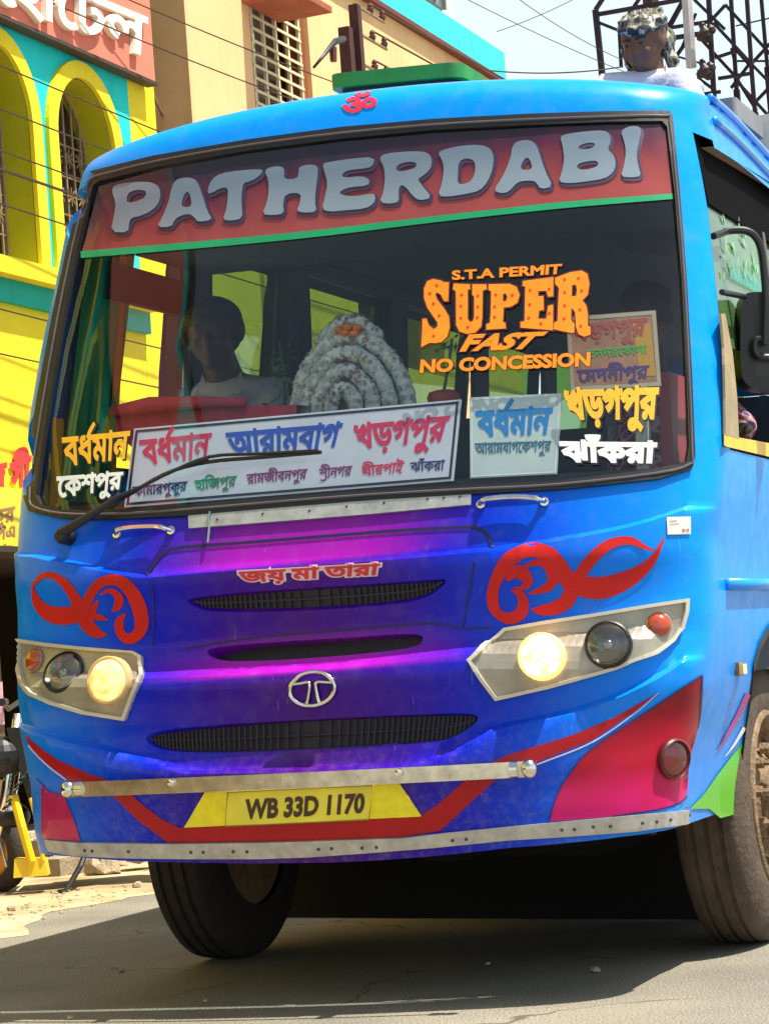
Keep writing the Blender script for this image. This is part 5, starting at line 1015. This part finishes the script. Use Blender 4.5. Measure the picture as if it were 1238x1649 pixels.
class YZ:
    def __init__(s, x): s.x = x
    def map(s, V, off=0): V = np.asarray(V, float); return np.stack([np.full(len(V), s.x-off), V[:, 0], V[:, 1]], 1)
def wall(name, rings, x, m, parent, thick=.3, step=.6): mb = MB(); V, T = fill(rings, step, 'eo'); skin(mb, V, T, YZ(x), 0, thick); return mb.build(name, m, parent, merge=1e-6)
def rect(y0, y1, z0, z1): return [(y0, z0), (y1, z0), (y1, z1), (y0, z1)]
def archring(yc, hw, z0, zs, za, n=20): return [(yc+hw, z0), (yc+hw, zs)]+[(yc+hw*math.cos(t), zs+(za-zs)*math.sin(t)) for t in np.linspace(0, math.pi, n)[1:-1]]+[(yc-hw, zs), (yc-hw, z0)]
def plaster(name, col, var=.10, stain=.25):
    m = bpy.data.materials.new(name); m.use_nodes = True; n = m.node_tree.nodes; l = m.node_tree.links; b = n['Principled BSDF']; tc = n.new('ShaderNodeTexCoord')
    a = n.new('ShaderNodeTexNoise'); a.inputs['Scale'].default_value = 1.3; a.inputs['Detail'].default_value = 9; a.inputs['Roughness'].default_value = .7; l.new(tc.outputs['Object'], a.inputs['Vector'])
    mp = n.new('ShaderNodeMapping'); mp.inputs['Scale'].default_value = (3, 3, .35); l.new(tc.outputs['Object'], mp.inputs[0]); s = n.new('ShaderNodeTexNoise'); s.inputs['Scale'].default_value = 2.2; s.inputs['Detail'].default_value = 7; l.new(mp.outputs[0], s.inputs['Vector'])
    c = mixc(n, l, math_node(n, l, 'MULTIPLY', smooth(n, l, s.outputs['Fac'], .52, .80), stain), (*col,), (col[0]*.45, col[1]*.42, col[2]*.36)); mr = n.new('ShaderNodeMapRange'); mr.inputs[1].default_value = .3; mr.inputs[2].default_value = .7; mr.inputs[3].default_value = 1-var; mr.inputs[4].default_value = 1+var; l.new(a.outputs['Fac'], mr.inputs[0])
    l.new(mixc(n, l, 1.0, c, mr.outputs[0], 'MULTIPLY'), b.inputs['Base Color']); b.inputs['Roughness'].default_value = .85
    g = n.new('ShaderNodeTexNoise'); g.inputs['Scale'].default_value = 60; l.new(tc.outputs['Object'], g.inputs['Vector']); bp = n.new('ShaderNodeBump'); bp.inputs['Strength'].default_value = .25; bp.inputs['Distance'].default_value = .01; l.new(g.outputs['Fac'], bp.inputs['Height']); l.new(bp.outputs[0], b.inputs['Normal']); return m
M_tq = plaster('plaster_turquoise', (.0, .62, .58)); M_yw = plaster('plaster_yellow', (.86, .66, .01)); M_olive = plaster('plaster_olive', (.42, .40, .005)); M_peach = plaster('plaster_peach', (.80, .50, .24), .08, .3)
M_cy = plaster('plaster_cyan', (.03, .55, .60)); M_br = plaster('plaster_brown', (.030, .023, .007)); M_iron = mat('grille_iron', (.30, .20, .12), .6, .3, var=.3)
# hotel
t = thing('hotel_building', 'turquoise and yellow building with arched grilled windows at the left of the street', 'building', (6.5, -5, 0))
X0 = 5.5; YR_ = -10.44; AC = [-9.16+1.3*k for k in range(18)]
holes = [archring(c, .46, 4.17, 5.24, 5.76) for c in AC]
wall('wall', [rect(14.0, -9.97, 3.86, 6.4)]+holes, X0, M_tq, t, .30)
wall('corner_strip', [rect(-9.97, YR_, 2.15, 7.9)], X0, M_yw, t, .30); wall('upper_wall', [rect(14.0, -9.97, 6.4, 7.9)], X0, M_tq, t, .30)
wall('lower_wall', [rect(14.0, -9.97, 2.12, 3.86)], X0+.002, M_yw, t, .30)
for c in AC:
    ring = archring(c, .60, 4.16, 5.24, 5.89); inn = archring(c, .46, 4.16, 5.24, 5.76); mb = MB(); V, T = fill([ring, inn], .3, 'eo'); skin(mb, V, T, YZ(X0), .035, .04); f = mb.build('arch_window', M_yw, t, merge=1e-6)
    r = np.array(archring(c, .452, 4.176, 5.24, 5.752)); n = len(r); mb = MB(); mb.add([(X0-.0, y, z) for y, z in r]+[(X0+.30, y, z) for y, z in r], [(i, (i+1) % n, n+(i+1) % n, n+i) for i in range(n)]); mb.build('reveal', M_olive, f)
    mb = MB(); mb.add([(X0+.29, y*1.0, z) for y, z in r], [tuple(range(n))]); mb.build('pane', mat('window_dark', (.035, .028, .022), .4), f)
    mb = MB(); xg = X0+.24
    for k in range(-3, 4):
        y = c+k*.13; zt_ = 5.24+.52*math.sqrt(max(0, 1-((y-c)/.46)**2)); mb.tube([(xg, y, 4.17), (xg, y, zt_)], .012, 6)
    for z in (4.45, 4.75, 5.05, 5.3): mb.tube([(xg, c-.45, z), (xg, c+.45, z)], .009, 6)
    for z0 in (4.60, 4.90, 5.2):
        for k in range(-2, 3):
            for a in range(4): u = a*math.pi/4; mb.tube([(xg-.012, c+k*.17-math.cos(u)*.075, z0-math.sin(u)*.075), (xg-.012, c+k*.17+math.cos(u)*.075, z0+math.sin(u)*.075)], .006, 4)
    r2 = archring(c, .455, 4.17, 5.24, 5.755); mb.tube([(xg, y, z) for y, z in r2], .02, 6); mb.build('grille', M_iron, f)
mb = MB(); mb.box((X0-.16, YR_+.45, 4.03), (X0, 14.0, 4.155)); mb.build('sill', M_yw, t)
mb = MB(); mb.box((X0-.05, YR_+.45, 3.86), (X0, 14.0, 4.03)); mb.build('sill_shadow_band', plaster('plaster_turquoise_shaded', (.0, .38, .30)), t)  # wall colour darkened under the sill to paint its shadow
mb = MB()
for y in (-10.2, -7.2, -4.2, -1.2, 1.8, 4.8, 7.8, 10.8, 13.7): mb.box((X0+.004, y-.22, 0), (X0+.35, y+.22, 2.12))
mb.build('pier', plaster('pier_brown', (.16, .10, .05)), t)
mb = MB(); mb.box((X0+2.2, YR_, 0), (X0+2.25, 14.0, 2.12)); mb.hexa([(X0+.31, YR_, 2.06), (X0+2.2, YR_, 2.06), (X0+2.2, 14.0, 2.06), (X0+.31, 14.0, 2.06), (X0+.31, YR_, 2.115), (X0+2.2, YR_, 2.115), (X0+2.2, 14.0, 2.115), (X0+.31, 14.0, 2.115)]); mb.build('shop_interior', mat('shop_dark', (.03, .022, .016), .9, var=.5), t)
mb = MB(); mb.box((X0+.305, YR_, 2.12), (X0+3.0, YR_+.2, 7.9)).box((X0+.005, YR_+.002, 7.9), (X0+3.0, 14.0, 8.1)); mb.build('end_wall', M_br, t)
# red writing on the yellow wall, shop sign strip below
PX = Plane((X0-.01, 0, 0), (-1, 0, 0))
lettering('wall_lettering', [(text('জ', [(-24,752),(11,744),(10,788),(-26,794)], .04), mat('sign_red', (.70, .03, .03), .6)), (text('সঁী', [(15,746),(50,733),(49,783),(15,788)], .04), MATS['sign_red'])], PX, .004, t)
sg = thing('shop_sign', 'yellow shop sign strip with small print over the dark shop opening', 'sign', (X0-.06, -7, 2.1))
mb = MB(); mb.box((X0-.09, -9.6, 2.10), (X0-.02, 13.0, 2.52)); mb.build('panel', mat('sign_yellow', (.82, .60, .03), .6), sg)
PS = Plane((X0-.09, 0, 0), (-1, 0, 0)); ink = mat('sign_ink', (.30, .16, .05), .7)
lettering('small_print', [(text('ঢাকুর', [(-40,828),(24,815),(24,838),(-40,852)], .03), ink), (text('মালপএ', [(-44,858),(24,846),(24,864),(-44,877)], .03), ink), (text('২০৯', [(-30,886),(22,872),(22,888),(-30,902)], .03), ink)], PS, .003, sg)
mb = MB(); mb.box((X0-.5, -9.6, 2.02), (X0-.1, 13.0, 2.06)); mb.build('awning_edge', M_br, sg)
# hotel name board
sg = thing('hotel_sign', 'long salmon-red sign board with raised white Bengali letters above the arched windows', 'sign', (X0-.15, -5, 6.0))
zb_ = Plane((X0-.10, 0, 0), (-1, 0, 0)); e1 = zb_.map([(250, 132)])[0]
mb = MB(); mb.box((X0-.10, e1[1], e1[2]), (X0-.03, 6.0, e1[2]+1.75)); mb.build('panel', plaster('board_salmon', (.72, .19, .12), .12, .2), sg)
mb = MB(); mb.box((X0-.12, e1[1]-.01, e1[2]-.03), (X0-.02, 6.0, e1[2]-.002)); mb.build('trim', mat('trim_dark', (.05, .03, .02), .7), sg)
mb = MB(); V, T = fill(text('েহােটল', [(-22,-74),(230,29),(227,93),(-20,2)], .02), 0); skin(mb, V, T, zb_, .05, .048); mb.build('raised_lettering', mat('letter_cream', (.85, .80, .66), .5), sg)
# narrow dark building between
t = thing('narrow_building', 'narrow dark olive-brown wall set back between the hotel and the peach building', 'building', (7.2, -11, 0)); mb = MB(); mb.box((6.25, -11.62, 0), (8.5, -10.45, 9.5)); mb.build('wall', M_br, t); mb = MB(); mb.tube([(6.22, -11.0, 0), (6.22, -11.0, 9.4)], .04, 8); mb.build('drain_pipe', mat('pipe_grey', (.12, .10, .07), .6), t)
mb = MB(); pA, pB = at(242, 142, 0, 5.6), at(270, 203, 0, 6.15); mb.tube([pA, pB], .012, 6); mb.build('sign_stay', M_iron, t)
# peach house
t = thing('peach_building', 'peach plastered building with a barred brown window and bright cyan parapet', 'building', (7, -16, 0)); X1 = 5.7
wv = rect(-12.95, -14.36, 5.75, 7.62); wall('wall', [rect(-11.57, -20.3, 0, 8.05), wv, rect(-16.2, -17.6, 4.2, 5.9)], X1, M_peach, t, .28)
mb = MB(); mb.box((X1+.281, -11.57, 0), (9.5, -11.63, 8.05)); mb.build('end_wall', M_peach, t); mb = MB(); mb.box((X1+.281, -20.24, 0), (9.5, -20.3, 8.05)); mb.build('end_wall', M_peach, t)
M_wf = mat('frame_redbrown', (.30, .085, .03), .55, var=.2)
mb = MB(); V, T = fill([rect(-12.95, -14.36, 5.75, 7.62), rect(-13.04, -14.22, 5.83, 7.50)], .4, 'eo'); skin(mb, V, T, YZ(X1), -.06, .16); wf = mb.build('window', M_wf, t, merge=1e-6)
mb = MB(); mb.add([(X1+.25, -13.0, 5.8), (X1+.25, -14.3, 5.8), (X1+.25, -14.3, 7.55), (X1+.25, -13.0, 7.55)], [(0, 1, 2, 3)]); mb.build('pane', mat('room_dark', (.05, .025, .012), .5), wf)
mb = MB(); mb.box((X1+.20, -13.22, 5.83), (X1+.22, -13.50, 7.5)); mb.build('shutter', mat('shutter_pale', (.42, .40, .26), .7, var=.3), wf)
mb = MB()
for k in range(5): y = -13.06-.285*k; mb.box((X1+.03, y-.018, 5.83), (X1+.06, y+.018, 7.5))
for k in range(14): z = 5.9+.118*k; mb.box((X1+.022, -13.04, z-.013), (X1+.032, -14.22, z+.013))
mb.build('window_bars', mat('bars_cream', (.72, .62, .38), .6), wf)
mb = MB(); _q = at(535, 20, 0, X1-.55); mb.hexa([(X1-.55, -12.8, _q.z), (X1, -12.8, _q.z), (X1, _q.y, _q.z), (X1-.55, _q.y, _q.z), (X1-.55, -12.8, _q.z+.06), (X1, -12.8, _q.z+.10), (X1, _q.y, _q.z+.10), (X1-.55, _q.y, _q.z+.06)]); mb.build('sunshade', mat('shade_red', (.33, .09, .05), .8, var=.3), t)
mb = MB(); mb.box((X1-.07, -11.5, 8.05), (X1+.2, -20.4, 8.40)); pr = mb.build('parapet', M_cy, t)
mb = MB(); mb.box((X1-.09, -11.5, 8.0), (X1+.0, -20.42, 8.05)); mb.build('drip_edge', mat('edge_maroon', (.14, .03, .02), .7), pr)
mb = MB(); mb.box((X1+.03, -11.7, 8.41), (9.3, -18.9, 11)); us = mb.build('upper_storey', plaster('plaster_white', (.72, .70, .64)), t)
for y0, y1, z0, z1 in ((-15.6, -17.0, 8.7, 10.2), (-17.25, -18.5, 8.5, 10.2), (-13.4, -15.0, 8.7, 10.2)):
    mb = MB(); mb.box((X1+.0, y0, z0), (X1+.04, y1, z1)); w_ = mb.build('upper_window', mat('upper_glass', (.10, .11, .13), .25), us); mb = MB()
    for q in range(5): yy = y0+(y1-y0)*q/4; mb.box((X1-.03, yy-.02, z0), (X1-.001, yy+.02, z1))
    mb.build('window_bars', mat('upper_bars', (.35, .28, .25), .6), w_)
# poles
def pole(pxs, x, w, name, label, arms):
    a, b = at(*pxs[0], 0, x), at(*pxs[1], 0, x); c = Vector((x, (a.y+b.y)/2, 0)); t = thing(name, label, 'pole', tuple(c)); top = a.z
    mb = MB(); mb.hexa([(c.x-w, c.y-w, 0), (c.x+w, c.y-w, 0), (c.x+w, c.y+w, 0), (c.x-w, c.y+w, 0), (c.x-w*.8, c.y-w*.8, top), (c.x+w*.8, c.y-w*.8, top), (c.x+w*.8, c.y+w*.8, top), (c.x-w*.8, c.y+w*.8, top)]); mb.build('shaft', mat('pole_maroon', (.055, .016, .014), .8, var=.3, scale=9), t)
    ins = []
    for z in arms:
        mb = MB(); mb.tube([(c.x, c.y, z), (c.x, c.y-.75, z)], .016, 6); mb.build('cross_arm', M_iron, t)
        for dy in (-.40, -.70):
            mb = MB(); mb.lathe((c.x, c.y+dy, z), (0, 0, 1), [(0, .015), (.025, .032), (.05, .035), (.06, .022), (.08, .028), (.10, .018), (.11, 0)], 10); mb.build('insulator', mat('insulator_brown', (.10, .03, .02), .3), t); ins.append(Vector((c.x, c.y+dy, z+.10)))
    return t, c, top, ins
zz = [at(590, 18, 0, 4.7).z, at(590, 60, 0, 4.7).z, at(592, 107, 0, 4.7).z]
t, pc, ptop, INS = pole(((571, 8), (578, 110)), 4.7, .055, 'utility_pole', 'tall dark maroon utility pole with insulators rising behind the green roof hatch', zz)
t2, pc2, ptop2, _ = pole(((552, 42), (565, 115)), 4.75, .065, 'utility_post', 'shorter thick dark post beside the tall utility pole', [])
mb = MB(); w0 = at(553, 62, 0, 4.55); mb.tube([w0, at(540, 66, 0, 4.5), at(531, 76, 0, 4.5), at(520, 90, 0, 4.5), at(505, 108, 0, 4.55)], [.03, .03, .022, .016, .012], 8); mb.build('cable_loop', M_black, t2, smoothed=True)
mb = MB(); mb.tube([at(536, 76, 0, 4.5), at(537, 98, 0, 4.5)], [.035, .03], 8); mb.build('fuse_box', mat('fuse_brown', (.09, .02, .015), .5), t2)
# wires: each runs along the street past the facades to a pole
def wire(p, q, sag, label, r=.007, group='power lines strung along the street'):
    mb = MB(); p, q = Vector(p), Vector(q); mb.tube([p.lerp(q, k/24)-Vector((0, 0, sag*4*(k/24)*(1-k/24))) for k in range(25)], r, 5); o = mb.build('power_line', M_wire); tag(o, label, 'wire', group); return o
M_wire = mat('wire_dark', (.045, .022, .014), .7)
near = [(-3, 95), (-3, 165), (-3, 232), (-3, 262), (-3, 318), (-3, 488), (-3, 560), (238, 5), (238, 62)]
nm = ['crossing the big sign letters down to the pole', 'crossing the tops of the arches', 'crossing the middle of the arches', 'thick double cable across the arched windows', 'crossing low over the arched windows', 'crossing the top of the yellow wall', 'crossing the middle of the yellow wall', 'uppermost across the dark narrow building', 'second from the top across the dark narrow building']
for k, (px, nmk) in enumerate(zip(near, nm)):
    x = 4.9 if k < 7 else 5.2; a = at(px[0], px[1], 0, x); b = Vector((pc.x, pc.y+.05, 0)); b.z = max(min(a.z-.15, ptop-.1), 3.2); d = a-b; a2 = a+d*.5; wire(a2, b, .04, 'dark overhead wire '+nmk, .011 if k == 3 else .006)
far = Vector((4.4, -46, 8.6))
for k, i_ in enumerate((0, 2, 4)): wire(INS[i_], far+Vector((0, 0, -.4*k)), .25, 'dark overhead wire running from the '+['top', 'middle', 'lowest'][k]+' insulator of the tall pole down the street', .010)
for (p, q, lb) in (((740, -8), (1100, 152), 'thin wire slanting across the sky towards the tower'), ((790, 113), (1000, 107), 'dark nearly level wire across the sky just above the bus roof'), ((800, 50), (990, -40), 'thin wire rising across the bright sky left of the tower'), ((830, -6), (1000, 95), 'thin wire slanting down the sky to the tower top')):
    wire(at(*p, 1, -19), at(*q, 1, -21), .05, lb, .009 if '113' in str(p) else .005)
# lattice tower
t = thing('lattice_tower', 'dark steel lattice tower with insulators behind the man on the roof', 'tower', tuple(Vector(at(1150, 100, 1, -24)).xy)+(0,))
M_tw = mat('tower_steel', (.022, .008, .018), .6, .2, var=.3)
def tw(p, d=0): return at(920+p[0]/3.893, p[1]/3.893, 1, -24-d)
segs = [((150,60),(190,440),.085,0),((150,60),(215,-40),.06,0),((150,90),(470,34),.06,0),((470,34),(720,-12),.06,0),((175,140),(295,188),.045,0),((285,195),(425,-10),.05,.5),((300,190),(312,420),.05,.5),
 ((560,180),(880,130),.05,0),((590,242),(800,210),.065,0),((590,215),(710,-10),.055,.4),((600,170),(700,-10),.04,1.2),((650,360),(760,200),.05,.4),((690,300),(780,80),.04,1.2),((770,-5),(960,180),.05,0),((890,140),(1130,400),.05,0),((1130,400),(1245,520),.045,0),((860,-10),(895,640),.07,0),((870,130),(965,28),.045,.4),((965,28),(1245,335),.05,.4),((1000,-10),(1035,560),.06,.8),((1100,-10),(1130,450),.06,0),((1130,450),(1150,700),.06,0),((1190,-10),(1228,420),.055,.8),((810,240),(1030,480),.05,.4),((1030,480),(1160,690),.05,.4),((900,360),(1022,320),.045,0),((920,490),(1120,458),.05,0),((1030,310),(1112,402),.045,.8),((1112,402),(1000,550),.045,.8),((1135,390),(1245,270),.045,.4),((1040,510),(1245,735),.05,0),((1150,640),(1245,540),.045,.8),((790,485),(895,560),.05,.4),((800,592),(935,572),.05,0),((830,602),(885,655),.04,.4),((700,0),(740,420),.035,.4),((660,350),(900,420),.03,1.2),((1035,380),(1245,380),.03,1.2),((1030,160),(1245,110),.02,.8),((1000,300),(1050,520),.03,1.2)]
for a, b, r, d in segs:
    mb = MB(); mb.tube([tw(a, d), tw(b, d)], r*.62, 4); mb.build('brace', M_tw, t)
for x, d in (((895,640),0), ((1035,560),.8), ((1150,700),0), ((190,440),0), ((1228,420),.8)):
    p = tw(x, d); mb = MB(); mb.tube([p, (p.x, p.y, 0)], .055, 4); mb.build('leg', M_tw, t)
mb = MB(); mb.tube([tw((495,-20),.3), tw((505,140),.3), (tw((505,140),.3).x, tw((505,140),.3).y, 0)], .11, 8); mb.build('post', mat('post_brown', (.05, .02, .016), .7), t)
mb = MB(); mb.tube([tw((722,-20), -.3), tw((752,420), -.3)], .07, 8); mb.build('conduit', mat('conduit_grey', (.42, .40, .42), .5), t)
for x, y in ((850,205),(850,440)):
    for dx, dy, r in ((0,0,.10),(-35,20,.06),(30,-25,.07),(-25,-50,.05),(15,30,.06)):
        p = tw((x+dx, y+dy), -.35); mb = MB(); mb.lathe(p-Vector((0, 0, r)), (.2, .3, 1), [(0, .03), (r*.3, r*.8), (r*.6, r), (r, r*.9), (r*1.3, r*.95), (r*1.7, r*.5), (r*2, .03)], 12); mb.build('insulator', mat('insulator_dark', (.02, .008, .010), .5), t, smoothed=40)
# parked motor scooter at the verge
W0 = Vector((3.745, -4.29, .02)); Dm = Vector((-.932, -.362, 0)); Sm = Vector((.362, -.932, 0))*-1
L = lambda a, s, u: W0+Dm*a+Sm*s+Vector((0, 0, u))
t = thing('motor_scooter', 'parked dark motor scooter with yellow leg guard at the left edge of the street', 'scooter', tuple(W0))
ax_ = Vector(Sm*.75+Dm*-.66).normalized()
def swheel(c, ax, nm):
    mb = MB(); mb.lathe(c, ax, [(-.05, .13), (-.055, .17), (-.035, .20), (0, .21), (.035, .20), (.055, .17), (.05, .13)], 32); ty = mb.build('wheel', M_tyre, t, smoothed=True)
    mb = MB(); mb.lathe(c, ax, [(.03, .13), (.045, .12), (.03, .10), (.035, .05), (.05, .03), (.055, 0)], 24); mb.build('rim', mat('rim_orange', (.55, .22, .02), .4), ty, smoothed=40)
swheel(L(0, 0, .21), ax_, 'front'); swheel(L(1.2, 0, .21), Sm, 'rear')
mb = MB(); mb.tube([L(.0, .09, .21), L(.08, .10, .55), L(.16, .06, .95)], [.025, .03, .03], 8); mb.tube([L(.0, -.09, .21), L(.08, -.10, .55), L(.16, -.06, .95)], [.025, .03, .03], 8); mb.build('fork', M_chrome, t, smoothed=True)
mb = MB(); mb.ball(L(.02, 0, .40), (.17, .13, .10), 10); mb.build('mudguard', M_black, t, smoothed=True)
mb = MB(); mb.hexa([L(.20, -.12, .45), L(.26, -.12, .45), L(.26, .10, .45), L(.20, .10, .45), L(.10, -.13, .88), L(.17, -.13, .88), L(.17, .12, .88), L(.10, .12, .88)]); mb.ball(L(.06, .05, .72), (.12, .12, .12), 10); mb.build('leg_shield', M_black, t)
mb = MB(); mb.lathe(L(.0, .08, .70), Sm*.8-Dm*.6, [(0, .09), (.03, .085), (.05, .05), (.055, 0)], 16); mb.build('headlamp', M_chrome, t, smoothed=True)
mb = MB(); mb.hexa([L(.02, .10, .90), L(.09, .10, .90), L(.09, .13, .90), L(.02, .13, .90), L(.03, .08, 1.13), L(.09, .08, 1.13), L(.09, .11, 1.13), L(.03, .11, 1.13)]); mb.build('visor', mat('visor_pink', (.75, .42, .50), .4, var=.5, scale=30), t)
M_sy = mat('scooter_yellow', (.80, .55, .01), .4)
mb = MB(); mb.tube([L(.13, .2, .52), L(.17, .24, .35), L(.21, .25, .17), L(.19, .24, .10)], [.024]*4, 8); mb.tube([L(.22, .2, .50), L(.26, .24, .33), L(.27, .25, .17)], [.012]*3, 8); mb.hexa([L(.11, .14, .09), L(.29, .14, .09), L(.29, .26, .09), L(.11, .26, .09), L(.12, .15, .19), L(.28, .15, .18), L(.28, .25, .18), L(.12, .25, .19)]); mb.build('leg_guard', M_sy, t)
mb = MB(); mb.tube([L(.10, 0, .98), L(.12, .30, 1.02)], .014, 8); mb.tube([L(.10, 0, .98), L(.12, -.30, 1.02)], .014, 8); mb.tube([L(.12, .22, 1.02), L(.12, .33, 1.02)], .022, 8); mb.build('handlebar', M_black, t)
mb = MB(); mb.tube([L(.46, 0, .30), L(.58, 0, .46), L(.8, 0, .54), L(1.1, 0, .60), L(1.38, 0, .70), L(1.48, 0, .74)], [.07, .14, .17, .17, .11, .03], 14); mb.tube([L(.5, .02, .26), L(.8, .02, .27), L(1.15, .02, .26)], [.08, .11, .07], 10); mb.build('body_cover', mat('scooter_dark', (.03, .02, .02), .3, coat=.5), t, smoothed=True)
mb = MB(); mb.hexa([L(.2, -.14, .20), L(.6, -.14, .20), L(.6, .14, .20), L(.2, .14, .20), L(.2, -.14, .27), L(.6, -.14, .27), L(.6, .14, .27), L(.2, .14, .27)]); mb.build('footboard', mat('foot_grey', (.15, .12, .10), .6), t)
mb = MB(); mb.hexa([L(.55, -.13, .74), L(1.3, -.12, .78), L(1.3, .12, .78), L(.55, .13, .74), L(.58, -.12, .82), L(1.3, -.11, .87), L(1.3, .11, .87), L(.58, .12, .82)]); mb.build('seat', M_black, t)
mb = MB(); mb.tube([L(.50, .12, .22), L(.46, .22, .12), L(.38, .32, -.01)], .016, 8); mb.tube([L(.38, .32, 0), L(.36, .36, 0)], .02, 6); mb.build('side_stand', M_black, t)
mb = MB()
for k in range(9): mb.tube([L(.06+.02*k, .14, .45+.03*k), L(.10+.02*k, .24, .47+.03*k)], .008, 6)
mb.tube([L(.02, .16, .42), L(.03, .24, .38), L(.08, .26, .15)], .008, 6); mb.build('chrome_trim', M_chrome, t)
